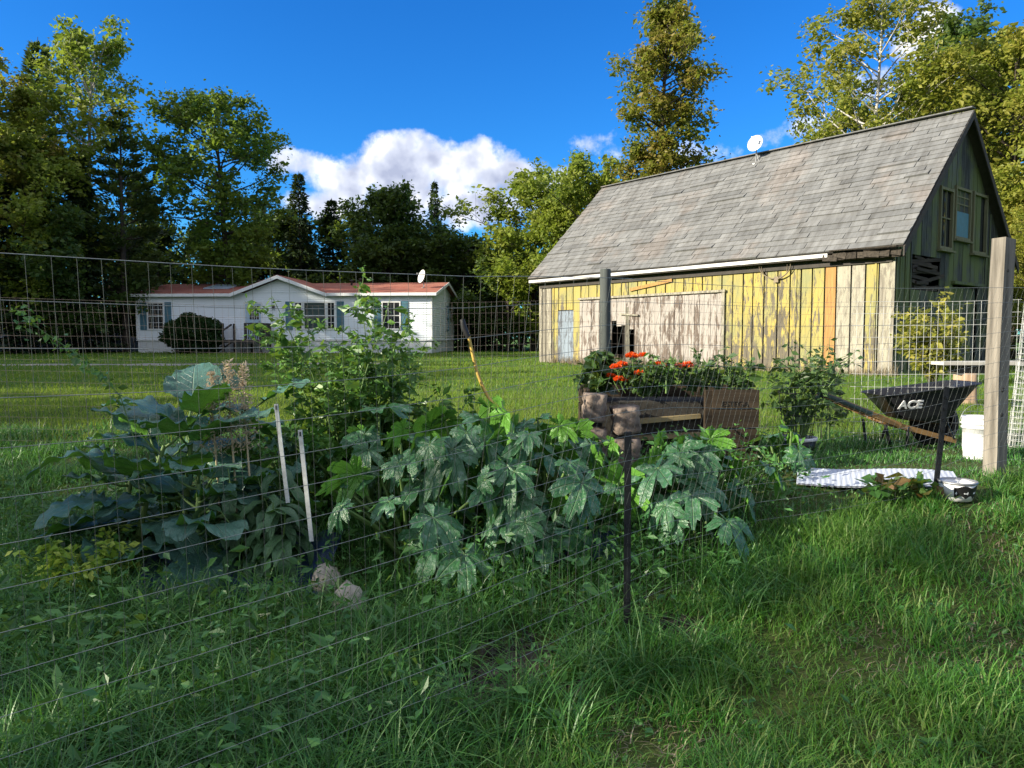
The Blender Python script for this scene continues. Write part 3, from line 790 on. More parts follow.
def put_gab(mb, s0, s1, z0, t0, t1, off, mi):
    y0, y1 = -.03 - off, -.002 - off
    mb.hexa([(s0, y0, z0), (s1, y0, z0), (s1, y1, z0), (s0, y1, z0), (s0, y0, t0), (s1, y0, t1), (s1, y1, t1), (s0, y1, t0)], mi)
# long wall of peeling boards
def long_mat(c): return 2 if 1.42 < c < 1.78 else 0 if .3 < c < .62 else 1 if c < 1.35 else (1 if c > 12.55 else 0)
mb = MB()
split_boards(mb, 0, L_, .37, .042, lambda s: HW, [(5.0, 10.95, .02, 2.32), (11.25, 12.35, .02, 2.0)], put_long, matf=long_mat)
s = .1
while s < L_:     # battens on a few seams
    if not (4.9 < s < 12.4) and g.random() < .3: mb.box((-.052, s, 1.72), (.02, .05, 3.36), None, long_mat(s))
    s += .36 * g.uniform(.9, 1.1)
lw = mb.build('wall', [M['yellow'], M['greywood'], M['orangewood']], barn); tag(lw, 'sunlit long wall of peeling yellow boards')
# gable wall with openings
gop = [(2.4, 3.2, 3.4, 4.95), (3.4, 4.5, 3.6, 5.1), (4.7, 5.75, 3.45, 5.1), (.8, 2.75, 2.2, 3.1), (3.5, 5.4, .02, 2.45)]
gz_top = lambda s: HW + SL * min(s, W_ - s) - .02
mb = MB(); split_boards(mb, 0, W_, .3, .02, gz_top, gop[:3] + gop[4:], put_gab) if False else split_boards(mb, 0, W_, .3, .02, gz_top, gop, put_gab)
s = .15
while s < W_:
    ok = not any(a - .05 < s < b + .05 for a, b, _, _ in gop)
    if ok: mb.box((s, -.05, gz_top(s) / 2), (.05, .02, gz_top(s) - .3))
    s += .3
gw_ = mb.build('gable_wall', [M['gable']], barn); tag(gw_, 'shaded gable wall of dark mossy boards')
# back wall and far gable
mb = MB(); split_boards(mb, 0, L_, .4, .004, lambda s: HW, [], lambda m, a, b, z0, t0, t1, o, mi: m.hexa([(W_, a, z0), (W_ + .03, a, z0), (W_ + .03, b, z0), (W_, b, z0), (W_, a, t0), (W_ + .03, a, t0), (W_ + .03, b, t1), (W_, b, t1)], mi))
split_boards(mb, 0, W_, .4, .004, gz_top, [], lambda m, a, b, z0, t0, t1, o, mi: m.hexa([(a, L_, z0), (b, L_, z0), (b, L_ + .03, z0), (a, L_ + .03, z0), (a, L_, t0), (b, L_, t1), (b, L_ + .03, t1), (a, L_ + .03, t0)], mi))
mb.build('back_wall', [M['gable']], barn)
# inner backing boards that make the seams dark, and frame posts
mb = MB()
for a, b, z0, z1 in ((0.05, 5.0, .05, HW - .03), (10.95, 11.25, .05, HW - .03), (12.35, L_ - .05, .05, HW - .03), (5.0, 10.95, 2.32, HW - .03), (11.25, 12.35, 2.0, HW - .03)):
    mb.box((.02, (a + b) / 2, (z0 + z1) / 2), (.03, b - a, z1 - z0))
for s in (.1, 4.95, 8.9, 11.1, L_ - .1): mb.box((.12, s, 1.7), (.14, .14, 3.36))
mb.box((3.8, 6.6, .02), (7.4, 13, .06))
mb.build('inner_frame', M['barndark'], barn)
# roof: two slopes covered in shingle tabs
def slope(side):
    mb = MB(); ov = .3; xe = -ov; run = W_ / 2 + ov
    slen = run * math.sqrt(1 + SL * SL); ca = run / slen; sa = SL * run / slen
    z_e = HW + .1 - ov * SL
    y0, y1 = -.28, L_ + .38
    def pt(u, y, n):    # u up the slope, n along the normal
        x = xe + u * ca - n * sa; z = z_e + u * sa + n * ca
        sag = -.05 * math.sin(math.pi * u / slen) * math.sin(math.pi * min(1, max(0, (y - y0) / (y1 - y0)))) + (float(vnoise(u, y, 1.6, 20)) - .5) * .05
        x, z = x, z + sag
        return (x if side == 0 else W_ - x, y, z)
    # deck
    nu, ny = 14, 28
    top = np.array([[pt(slen * i / nu, y0 + (y1 - y0) * j / ny, 0) for j in range(ny + 1)] for i in range(nu + 1)])
    bot = np.array([[pt(slen * i / nu, y0 + (y1 - y0) * j / ny, -.07) for j in range(ny + 1)] for i in range(nu + 1)])
    mb.grid(top, 0, False); mb.grid(bot, 1, False)
    for A, B in ((top[0], bot[0]), (top[-1], bot[-1]), (top[:, 0], bot[:, 0]), (top[:, -1], bot[:, -1])): mb.grid(np.stack((A, B)), 1, False)
    ex = .235; rows = int(slen / ex)
    for r_ in range(rows + 1):
        u = r_ * ex; y = y0 - .02 + (r_ % 2) * .17 - .3
        while y < y1:
            w = g.choice([.6, .9, 1.1, 1.4]) ; a, b = max(y, y0 - .02), min(y + w - .022, y1 + .02); y += w
            if b - a < .04: continue
            if g.random() < .012: continue
            lift = .02 + .014 * g.random() + (.035 if g.random() < .04 else 0); du = g.normal(0, .006)
            uu = min(u + ex * 1.12, slen + .01)
            q = [pt(u + du, a, lift), pt(u + du, b, lift * g.uniform(.8, 1.2)), pt(uu, b, .006), pt(uu, a, .006)]
            q2 = [pt(u + du, a, .001), pt(u + du, b, .001), pt(uu, b, .001), pt(uu, a, .001)]
            mb.hexa(q2 + q, 0)
    return mb
for sd, lab in ((0, 'sunlit near slope of grey shingles'), (1, None)):
    o = slope(sd).build('roof', [M['shingle'], M['darktrim']], barn)
    if lab: o['label'] = lab
mb = MB(); mb.beam((W_ / 2, -.3, HR + .16), (W_ / 2, L_ + .38, HR + .13), .26, .03, up=(0, 0, 1)); mb.build('ridge_cap', M['shingle'], barn)
# barge boards
mb = MB()
for sg in (0, 1):
    a = (-.3 if sg == 0 else W_ + .3, -.3, HW - .08 - .3 * SL + .03); b = (W_ / 2, -.3, HR - .02)
    mb.beam(a, b, .03, .2, up=(0, 1, 0)) if False else mb.hexa([(a[0], -.32, a[2] - .12), (b[0], -.32, b[2] - .12), (b[0], -.285, b[2] - .12), (a[0], -.285, a[2] - .12), (a[0], -.32, a[2] + .1), (b[0], -.32, b[2] + .1), (b[0], -.285, b[2] + .1), (a[0], -.285, a[2] + .1)])
mb.build('barge_board', M['darktrim'], barn)
# eave: white fascia, then a rotten sagging end
ze = HW + .02 - .3 * SL
mb = MB(); mb.box((-.325, 7.55, ze - .03), (.03, 11.9, .1)); f1 = mb.build('fascia', M['fascia'], barn); f1['label'] = 'white painted eave board'
mb = MB()
for k in range(7):
    y_ = -.25 + k * .27
    mb.beam((-.31 + g.normal(0, .02), y_, ze - .1 + g.normal(0, .02)), (-.3 + g.normal(0, .02), y_ + .36, ze - .08 + g.normal(0, .03)), .05, .16)
mb.beam((-.42, -.2, ze + .04), (-.38, 1.5, ze + .07), .12, .03); mb.beam((-.2, -.28, ze - .18), (-.22, 1.6, ze - .14), .1, .05)
f2 = mb.build('fascia', M['rot'], barn); f2['label'] = 'broken rotten end of the eave board'
mb = MB(); mb.box((-.15, 6.7, ze - .1), (.3, 13.2, .03)); mb.box((-.07, 6.6, ze - .2), (.04, 13.1, .2)); mb.build('soffit_shade_band', M['darktrim'], barn)  # second box: dark board standing in for the shadow under the eave
# corner trim
for y_ in (.06, L_ - .07): mb = MB(); mb.box((-.047, y_, 1.68), (.03, .14, 3.3)); mb.build('corner_board', M['greywood'], barn)
# big plank door
mb = MB(); s = 4.95
while s < 10.98:
    w = g.uniform(.16, .24); z0 = .06 + g.uniform(-.02, .05)
    if 8.25 < s < 9.25: z0 = 1.45 + g.uniform(-.2, .2)
    if 9.35 < s < 9.6: z0 = .9
    put_long(mb, s, min(s + w - .014, 11), z0, 2.3 + g.uniform(-.015, .01), 2.3, .03 + g.uniform(0, .012), 0); s += w
d_ = mb.build('door', [M['door']], barn); d_['label'] = 'wide plank door of worn white boards with a broken gap'
mb = MB(); mb.box((-.1, 7.95, 2.37), (.05, 6.2, .07)); mb.box((-.085, 4.93, 1.2), (.03, .1, 2.3)); mb.build('door_trim', M['greywood'], d_)
mb = MB(); mb.beam((-.02, 8.72, 0), (-.05, 8.75, 2.0), .14, .12); mb.beam((-.12, 8.2, 1.72), (-.12, 9.0, 1.78), .06, .05); mb.build('door_post', M['greywood'], d_)
mb = MB(); s = 11.27
while s < 12.33:
    put_long(mb, s, s + .17, .06, 1.97, 1.97, .0, 0); s += .18
d2 = mb.build('door', [M['bluedoor']], barn); d2['label'] = 'small pale blue plank door'
# gable windows
def gwin(a, b, z0, z1, bars, panel, lab):
    mb = MB(); t_ = .07
    for c_, s_ in (((a - .01, z0 - .03, z1 + .03), 0), ((b + .01, z0 - .03, z1 + .03), 0)):
        mb.box((c_[0], -.06, (z0 + z1) / 2), (t_, .08, z1 - z0 + .14))
    for z in (z0 - .01, z1 + .01): mb.box(((a + b) / 2, -.062, z), (b - a - .05, .075, t_))
    for (ax, v) in bars:
        if ax == 'z': mb.box(((a + b) / 2, -.035, v), (b - a - .05, .035, .04))
        else: mb.box((v, -.036, (z0 + z1) / 2), (.035, .03, z1 - z0 - .05))
    mb.box(((a + b) / 2, -.1, z0 - .09), (b - a + .2, .14, .05))
    o = mb.build('window', M['oldframe'], barn); o['label'] = lab
    mb = MB(); mb.box(((a + b) / 2, .0, (z0 + z1) / 2), (b - a, .008, z1 - z0)); mb.build('pane', M['pane'], o)
    if panel:
        mb = MB(); mb.box(((a + b) / 2, -.04, (z0 + panel) / 2), (b - a - .06, .03, panel - z0 - .02)); mb.build('panel', M['shutter'], o)
gwin(2.42, 3.2, 3.4, 4.95, [('z', 4.2), ('x', 2.85)], None, 'narrow window with a broken lower pane')
gwin(3.42, 4.45, 3.75, 5.08, [('z', 4.68), ('z', 4.88), ('x', 3.76), ('x', 4.1)], 4.48, 'window with small panes above a slate blue panel')
gwin(4.72, 5.72, 3.45, 5.08, [], None, 'tall single pane window')
# rotten debris in the hole
mb = MB()
for k in range(16):
    z_ = 2.15 + k * .065; a0 = .8 + g.uniform(0, .4)
    mb.beam((a0, .06 + g.uniform(-.12, .05), z_ + g.normal(0, .05)), (a0 + g.uniform(.7, 1.9), .02 + g.uniform(-.1, .1), z_ + g.normal(0, .1)), .04, .09)
o = mb.build('rotten_boards', M['rot'], barn); o['label'] = 'rotted hole of splintered boards'
mb = MB(); s = 3.52
while s < 5.3: mb.box((s + .11, .03, 1.22), (.21, .03, 2.36)); s += .225
o = mb.build('gable_door', M['gable'], barn)
mb = MB(); mb.box((4.45, -.09, 2.5), (2.2, .12, .08)); mb.build('lintel', M['gable'], o)
# boards and odd pieces hung on the wall
mb = MB(); mb.beam((-.08, 6.85, 2.8), (-.085, 8.6, 2.58), .1, .03, up=(1, 0, 0)); h1 = mb.build('nailed_board', M['orangewood'], barn)
mb = MB(); mb.hexa([(-.09, 3.95, 3.02), (-.06, 3.95, 3.02), (-.06, 4.05, 2.9), (-.09, 4.05, 2.9), (-.09, 4.35, 3.2), (-.06, 4.35, 3.2), (-.06, 4.5, 3.18), (-.09, 4.5, 3.18)]); mb.build('nailed_board', M['greywood'], barn)
an = thing('antlers', 'pair of curved antlers hung on the peeling yellow barn wall', 'antlers', (9.51 + BY[0] * 3.2 - BX[0] * .06, 18.6 + BY[1] * 3.2 - BX[1] * .06, BZ + 2.62), BANG)
for sg in (-1, 1):
    mb = MB(); tt = np.linspace(0, 1, 9)
    mb.tube(np.stack((-.05 - .1 * tt, sg * (.06 + .42 * np.sin(tt * 1.9)), .0 + .5 * tt ** 1.5), -1), np.linspace(.022, .006, 9), 6)
    mb.tube([(-.1, sg * .36, .16), (-.16, sg * .4, .36)], [.015, .005], 5); mb.build('antler', M['antler'], an)
mb = MB(); mb.box((-.03, 0, -.02), (.04, .14, .16)); mb.build('skull_plate', M['antler'], an)

# satellite dishes
def dish(name, label, loc, rz, R_, tilt):
    o = thing(name, label, 'satellite dish', loc, rz)
    mb = MB(); mb.tube([(0, 0, -.12), (0, 0, .35), (.06, 0, .5)], .022, 8); mb.box((0, 0, -.1), (.2, .16, .03)); mb.tube([(0, .1, -.05), (0, .0, .3)], .012, 6); mb.build('mast', M['greymetal'], o)
    rot = Matrix.Rotation(tilt, 3, 'Y')
    pr = [(R_ * k / 8, .22 * R_ * (k / 8) ** 2) for k in range(9)]; pr += [(R_ * 1.015, .225 * R_), (R_ * .99, .2 * R_)] + [(R_ * k / 8, .22 * R_ * (k / 8) ** 2 - .015) for k in range(7, -1, -1)]
    m2 = MB(); m2.lathe(pr, n=28); v = m2.v[0] * (1, .9, 1); m2.v[0] = v @ np.array(rot).T + (.06, 0, .55)
    m2.build('reflector', M['dish'], o)
    a = np.array(rot) @ np.array((-R_ * .8, 0, .1)) + (.06, 0, .55); b = np.array(rot) @ np.array((-.05, 0, R_ * .95)) + (.06, 0, .55)
    mb = MB(); mb.tube([a, b], .012, 6); mb.box(b, (.07, .07, .12)); mb.build('feed_arm', M['greymetal'], o)
dp = P(766, 152, 23.0)
def roof_pt(s_up, y):
    xl = s_up; zl = HW + .13 + SL * xl
    w = BARN_O + BX * xl + BY * y
    return (w[0], w[1], BZ + zl)
dish('satellite_dish', 'white satellite dish on the barn ridge', roof_pt(3.5, 6.2), R(228), .29, R(72))

# ------------------------------------------------------------------ house (a white single storey home)
HO = np.array((-22.35, 44.5)); HZ = float(gz(-12, 43)) + .0; HA = R(-4.7)
HL, HD, HE, HRG = 17.8, 8.0, 3.48, 4.3
house = thing('house', 'white single storey house with slate shutters and a low red roof', 'house', (HO[0], HO[1], HZ), HA)
SK = .78
mb = MB()
mb.hexa([(0, 0, SK), (HL, 0, SK), (HL, HD, SK), (0, HD, SK), (0, 0, HE), (HL, 0, HE), (HL, HD, HE), (0, HD, HE)])
for x in (0, HL): mb.add([(x, 0, HE), (x, HD, HE), (x, HD / 2, HRG - .06)], [(0, 1, 2)] if x else [(0, 2, 1)])
# porch gable in the front wall
px0, px1, pk = 6.3, 11.4, 8.85; PZ = 4.42
mb.add([(px0 + .1, -.02, HE - .05), (px1 - .1, -.02, HE - .05), (pk, -.02, PZ - .08), (px0 + .1, .1, HE - .05), (px1 - .1, .1, HE - .05), (pk, .1, PZ - .08)], [(0, 1, 2), (3, 5, 4), (0, 2, 5, 3), (1, 4, 5, 2), (0, 3, 4, 1)])
z_ = SK + .04
while z_ < HE - .05:
    mb.hexa([(.1, -.028, z_), (HL - .1, -.028, z_), (HL - .1, -.004, z_), (.1, -.004, z_), (.1, -.008, z_ + .122), (HL - .1, -.008, z_ + .122), (HL - .1, -.004, z_ + .122), (.1, -.004, z_ + .122)]); z_ += .13
while z_ < PZ - .3:
    hw_ = (PZ - z_ - .15) / (PZ - HE); xa, xb = pk - (pk - px0) * hw_ + .25, pk + (px1 - pk) * hw_ - .25
    mb.hexa([(xa, -.048, z_), (xb, -.048, z_), (xb, -.024, z_), (xa, -.024, z_), (xa, -.028, z_ + .122), (xb, -.028, z_ + .122), (xb, -.024, z_ + .122), (xa, -.024, z_ + .122)]); z_ += .13
z_ = SK + .04
while z_ < HE - .05: mb.hexa([(HL + .004, .12, z_), (HL + .028, .12, z_), (HL + .028, HD - .1, z_), (HL + .004, HD - .1, z_), (HL + .004, .12, z_ + .122), (HL + .008, .12, z_ + .122), (HL + .008, HD - .1, z_ + .122), (HL + .004, HD - .1, z_ + .122)]); z_ += .13
mb.build('wall', M['siding'], house)
mb = MB(); mb.hexa([(.03, .03, -.2), (HL - .03, .03, -.2), (HL - .03, HD - .03, -.2), (.03, HD - .03, -.2), (.03, .03, SK), (HL - .03, .03, SK), (HL - .03, HD - .03, SK), (.03, HD - .03, SK)]); mb.build('skirting', M['skirt'], house)
mb = MB(); mb.box((HL / 2, -.02, SK), (HL + .06, .05, .07)); mb.box((HL + .02, HD / 2, SK), (.05, HD - .05, .07))
for x in (.04, HL - .04): mb.box((x, -.016, (SK + HE) / 2 + .02), (.11, .045, HE - SK - .09))
mb.box((HL + .016, .06, (SK + HE) / 2 + .02), (.045, .1, HE - SK - .09)); mb.build('corner_trim', M['whitetrim'], house)
def slab(mb, a, b, c, d, t=.07, mat=0):
    q = np.array([a, b, c, d], float); n = np.cross(q[1] - q[0], q[3] - q[0]); n /= np.linalg.norm(n)
    mb.hexa(np.concatenate((q - n * t, q)), mat)
oh = .32; rs = (HRG - HE) / (HD / 2)
mb = MB()
for xa, xb, ya in ((-oh, px0 - .1, -oh), (px1 + .1, HL + oh, -oh), (px0 - .1, px1 + .1, .12)): slab(mb, (xa, ya, HE + .08 + ya * rs), (xb, ya, HE + .08 + ya * rs), (xb, HD / 2, HRG + .08), (xa, HD / 2, HRG + .08))
slab(mb, (HL + oh, HD + oh, HE + .08 - oh * rs), (-oh, HD + oh, HE + .08 - oh * rs), (-oh, HD / 2, HRG + .08), (HL + oh, HD / 2, HRG + .08))
ps = (PZ - HE) / (pk - px0)
slab(mb, (px0 - .35, -.42, HE + .1 - .35 * ps), (pk, -.42, PZ + .1), (pk, 3.6, PZ + .1), (px0 - .35, 3.6, HE + .1 - .35 * ps)) if False else None
slab(mb, (px0 - .3, -.45, HE - .02), (pk, -.45, PZ + .07), (pk, 3.9, PZ + .07), (px0 - .3, 3.9, HE - .02), -.06)
slab(mb, (pk, -.45, PZ + .07), (px1 + .3, -.45, HE - .02), (px1 + .3, 3.9, HE - .02), (pk, 3.9, PZ + .07), -.06)
roof = mb.build('roof', M['redroof'], house)
mb = MB(); ez = HE + .02 - oh * rs
for a, b in ((-oh, px0 - .25), (px1 + .25, HL + oh)): mb.box(((a + b) / 2, -oh - .015, ez - .02), (b - a, .03, .17))
for (xa, za), (xb, zb) in (((px0 - .35, HE - .06), (pk, PZ + .05)), ((pk, PZ + .05), (px1 + .35, HE - .06))):
    mb.hexa([(xa, -.49, za - .14), (xb, -.49, zb - .14), (xb, -.455, zb - .14), (xa, -.455, za - .14), (xa, -.49, za + .06), (xb, -.49, zb + .06), (xb, -.455, zb + .06), (xa, -.455, za + .06)])
for x in (HL + oh + .015, -oh - .015):
    for (ya, za), (yb, zb) in (((-oh, ez), (HD / 2, HRG + .02)), ((HD / 2, HRG + .02), (HD + oh, ez))):
        mb.hexa([(x - .015, ya, za - .1), (x + .015, ya, za - .1), (x + .015, yb, zb - .1), (x - .015, yb, zb - .1), (x - .015, ya, za + .07), (x + .015, ya, za + .07), (x + .015, yb, zb + .07), (x - .015, yb, zb + .07)])
mb.build('fascia', M['whitetrim'], roof)
mb = MB(); c0 = (4.3, 2.6); zr = lambda y: HE + .09 + rs * y
slab(mb, (3.4, 1.5, zr(1.5) + .07), (5.0, 1.5, zr(1.5) + .07), (5.0, 3.2, zr(3.2) + .07), (3.4, 3.2, zr(3.2) + .07), .06); mb.build('skylight', M['skylight'], roof)
for x, y in ((6.2, 3.2), (12.2, 3.0), (12.6, 3.6)):
    mb = MB(); mb.lathe([(.07, -.1), (.07, .22), (.13, .23), (.13, .3), (.0, .34)], (x, y, zr(y)), 10); mb.build('roof_vent', M['darktrim'], roof)
def hwin(x0, x1, z0, z1, cols_, rows_, shut, y=0., pane='pane', lab=None):
    mb = MB(); t_ = .07
    for x in (x0, x1): mb.box((x, y - .045, (z0 + z1) / 2), (t_, .07, z1 - z0 + t_))
    for z in (z0, z1, ): mb.box(((x0 + x1) / 2, y - .046, z), (x1 - x0 - t_, .066, t_))
    mb.box(((x0 + x1) / 2, y - .043, (z0 + z1) / 2), (x1 - x0 - t_, .05, .05))
    for i in range(1, cols_): mb.box((x0 + (x1 - x0) * i / cols_, y - .042, (z0 + z1) / 2), (.022, .03, z1 - z0 - t_))
    for j in range(1, rows_):
        if abs(j / rows_ - .5) > .01: mb.box(((x0 + x1) / 2, y - .0425, z0 + (z1 - z0) * j / rows_), (x1 - x0 - t_, .027, .022))
    o = mb.build('window', M['whitetrim'], house)
    if lab: o['label'] = lab
    mb = MB(); mb.box(((x0 + x1) / 2, y - .022, (z0 + z1) / 2), (x1 - x0, .02, z1 - z0)); mb.build('pane', M[pane], o)
    for s_ in (-1, 1):
        if shut:
            xc = (x0 - .27) if s_ < 0 else (x1 + .27); mb = MB(); mb.box((xc, y - .03, (z0 + z1) / 2), (.4, .05, z1 - z0 + .1))
            k = z0 + .08
            while k < z1 - .05: mb.box((xc, y - .058, k), (.3, .014, .05)); k += .09
            mb.build('shutter', M['shutter'], house)
hwin(.72, 1.72, 1.42, 2.98, 3, 4, True)
hwin(9.7, 10.15, 1.42, 2.98, 2, 4, False); hwin(10.25, 11.55, 1.42, 2.98, 1, 2, False, pane='curtain', lab='wide picture window'); hwin(11.65, 12.1, 1.42, 2.98, 2, 4, False)
for xc in (9.36, 12.42):
    mb = MB(); mb.box((xc, -.03, 2.2), (.42, .05, 1.66)); k = 1.5
    while k < 2.95: mb.box((xc, -.058, k), (.32, .014, .05)); k += .09
    mb.build('shutter', M['shutter'], house)
hwin(14.9, 15.95, 1.42, 2.98, 3, 4, True)
mb = MB()
for y_ in (4.6, 5.5): mb.box((HL + .03, y_, 2.15), (.07, .07, 1.6))
for z_ in (1.38, 2.15, 2.92): mb.box((HL + .029, 5.05, z_), (.066, .83, .06))
o = mb.build('window', M['shutter'], house); mb = MB(); mb.box((HL + .006, 5.05, 2.15), (.012, .83, 1.5)); mb.build('pane', M['pane'], o)
# front door
mb = MB(); mb.box((7.2, -.03, 1.86), (.95, .05, 2.05)); mb.box((7.2, -.062, 1.25), (.6, .015, .6)); dr = mb.build('door', M['paleblue'], house)
mb = MB(); mb.box((7.27, -.06, 2.38), (.56, .012, .78)); mb.build('pane', M['pane'], dr)
mb = MB()
for k in (-1, 0, 1): mb.box((7.27 + k * .14 , -.07, 2.38), (.02, .01, .78))
for k in (-1, 0, 1): mb.box((7.27, -.0705, 2.38 + k * .2), (.56, .009, .02))
for x in (6.68, 7.72): mb.box((x, -.035, 1.9), (.09, .08, 2.2))
mb.box((7.2, -.036, 2.96), (.95, .078, .09)); mb.build('door_frame', M['whitetrim'], dr)
mb = MB(); mb.lathe([(0, .0), (.035, .02), (.035, .05), (0, .07)], (7.58, -.1, 1.85), 8); mb.build('handle', M['greymetal'], dr)
mb = MB(); mb.box((8.45, -.06, 2.75), (.1, .1, .1)); mb.lathe([(.03, .1), (.1, 0), (.08, -.14), (0, -.16)], (8.45, -.13, 2.75), 8); mb.build('porch_light', M['darktrim'], house)
# deck and steps
dk_ = thing('porch_steps', 'grey wooden porch deck with railing and steps at the house door', 'porch', (HO[0], HO[1], HZ), HA)
mb = MB()
for k in range(10): mb.box((7.15, -.18 - k * .145, .78), (2.3, .135, .04))
mb.build('deck', M['deckwood'], dk_)
for x in (6.05, 7.1, 8.25):
    for y in (-1.5, -.12): mb = MB(); mb.box((x, y, .36), (.09, .09, .78)); mb.build('leg', M['deckwood'], dk_)
mb = MB(); mb.box((7.15, -1.56, .68), (2.3, .04, .16)); mb.box((8.31, -.8, .68), (.04, 1.36, .16)); mb.build('frame', M['deckwood'], dk_)
mb = MB()
for k in range(4): mb.box((5.98 - .0 - k * .29 - .14 + .0, -.9, .62 - k * .19), (.3, 1.2, .04))
for y in (-1.5, -.3): mb.beam((6.0, y, .66), (4.85, y, -.05), .04, .22, up=(0, 1, 0))
mb.build('steps', M['deckwood'], dk_)
mb = MB()
for x, y, h in ((6.05, -1.52, 1.75), (8.25, -1.52, 1.75), (7.35, -1.52, 1.75), (8.25, -.12, 1.75), (6.05, -.12, 1.75)): mb.box((x, y, h / 2), (.09, .09, h))
mb.box((7.8, -1.52, 1.72), (.9, .05, .09)); mb.box((8.25, -.82, 1.722), (.05, 1.4, .085))
for k in range(7): mb.box((7.44 + k * .125, -1.525, 1.27), (.05, .04, .86))
for k in range(10): mb.box((8.25, -1.44 + k * .14, 1.27), (.04, .05, .86))
mb.build('railing', M['deckwood'], dk_)
for y in (-1.5, -.3): mb = MB(); mb.beam((6.0, y, 1.7), (4.93, y, 1.0), .05, .1); mb.box((4.95, y, .48), (.09, .09, .96)); mb.build('stair_rail', M['deckwood'], dk_)
w = lambda x, y, z: tuple((np.array((HO[0] + x * math.cos(HA) - y * math.sin(HA), HO[1] + x * math.sin(HA) + y * math.cos(HA), HZ + z))))
dish('satellite_dish', 'white satellite dish on the right end of the red house roof', w(17.0, 1.6, zr(1.6) + .1), R(218), .4, R(75))
# round bush before the house
g2 = np.random.default_rng(8)
def blob_bush(name, label, loc, r, n, leaf, mat, seed, stems=8, group=None, cat='bush', shell=.55):
    g = np.random.default_rng(seed); o = thing(name, label, cat, loc, 0, group)
    T = MB()
    for k in range(stems):
        a = g.uniform(0, 6.28); e = np.array((math.cos(a) * r[0] * .7, math.sin(a) * r[1] * .7, r[2] * g.uniform(.9, 1.7)))
        T.tube([(e[0] * .1, e[1] * .1, -.05), e * .5 + (0, 0, .05), e], [.02, .014, .005], 5)
    T.build('stem', M['stemdark'], o)
    d = g.normal(0, 1, (n, 3)); d /= np.linalg.norm(d, axis=1)[:, None]
    lump = 1 + .1 * np.sin(d[:, 0] * 5 + seed) * np.sin(d[:, 1] * 6) + .08 * np.sin(d[:, 2] * 9 + d[:, 0] * 4)
    rr = (shell + (1 - shell) * g.random(n)) ** .6 * lump
    c = d * rr[:, None] * r + (0, 0, r[2] * .95); c = c[c[:, 2] > .02]
    K = MB(); V, f = leaf_quads(c, leaf, seed + 1, .6, .4, 0); K.add(V, f); K.build('foliage', M[mat], o)
    return o
bp = w(4.45, -1.9, 0)
blob_bush('round_bush', 'dark clipped rounded bush in front of the white house', (bp[0], bp[1], bp[2] - .05), (1.6, 1.3, 1.16), 22000, .12, 'hedge', 61, shell=.62)
# tarp covered piles under the trees
for k, (px, ww, hh, lab) in enumerate(((8, 2.6, 1.25, 'blue grey tarp covered pile at the far left under the trees'), (62, 3.4, 1.0, 'lower middle tarp covered pile under the trees'), (112, 3.0, 1.15, 'tarp covered pile nearest the house corner under the trees'))):
    q = P(px, 338, 46.5); o = thing('covered_pile', lab, 'pile', (q[0], q[1], float(gz(q[0], q[1])) - .05), .1 * k, 'tarp covered piles by the woods')
    U, Vv = np.meshgrid(np.linspace(-1, 1, 26), np.linspace(-1, 1, 16))
    prof = (1 - np.abs(U) ** 4) ** .5 * (1 - np.abs(Vv) ** 4) ** .5
    zz = hh * prof * (.82 + .35 * vnoise(U * 3 + k * 9, Vv * 2, .8, 14)) + .03
    mb = MB(); mb.grid(np.stack((U * ww / 2, Vv * 1.0, zz), -1)); mb.build('tarp', M['tarp'], o)
    for i in range(3):
        for sx in (-1, 1): mb = MB(); mb.tube([(sx * ww * .1 * (i + 1), -1.05, .06), (sx * ww * .1 * (i + 1) + .4, -1.02, .08)], .05, 7); mb.build('log', M['bark'], o)
# ------------------------------------------------------------------ wire fences
fl = FS[-1]
topz_ctl = np.array([(0, 1.5), (2.05, 1.53), (3.3, 1.55), (4.2, 1.6), (5.3, 1.62), (6.4, 1.63), (fl, 1.66)])
def fence_pt(s, z, n_off=0.):
    x = np.interp(s, FS, FP[:, 0]); y = np.interp(s, FS, FP[:, 1])
    ds = .02
    tx = np.interp(s + ds, FS, FP[:, 0]) - np.interp(s - ds, FS, FP[:, 0]); ty = np.interp(s + ds, FS, FP[:, 1]) - np.interp(s - ds, FS, FP[:, 1])
    L = np.hypot(tx, ty) + 1e-9
    return np.stack((x + ty / L * n_off, y - tx / L * n_off, z), -1)
def topz_at(s): return np.interp(s, topz_ctl[:, 0], topz_ctl[:, 1])
near = thing('wire_fence', 'welded wire fence crossing the whole garden front on dark stakes and a grey corner post', 'fence', (0, 0, 0), 0, 'wire garden fences')
mb = MB()
ss = np.linspace(.3, fl, 190)
post_s = fl - .12
for k in range(17):
    sag = .03 * np.sin(ss * 1.7 + k * .2) * min(1, k / 5) + (vnoise(ss, ss * 0 + k * .15, .9, 30) - .5) * .05 * min(1, .3 + k / 8)
    rise = .1 * smooth(fl - 1.1, fl, ss) * k / 12
    z = topz_at(ss) - .1 * k + sag + rise
    bul = .02 * np.sin(ss * 2.3) + .05 * (k / 16) ** 2 * np.sin(ss * 1.1 + 1)
    mb.tube(fence_pt(ss, z, bul), .0009 if k else .0012, 4, 0, cap=False)
s = .32
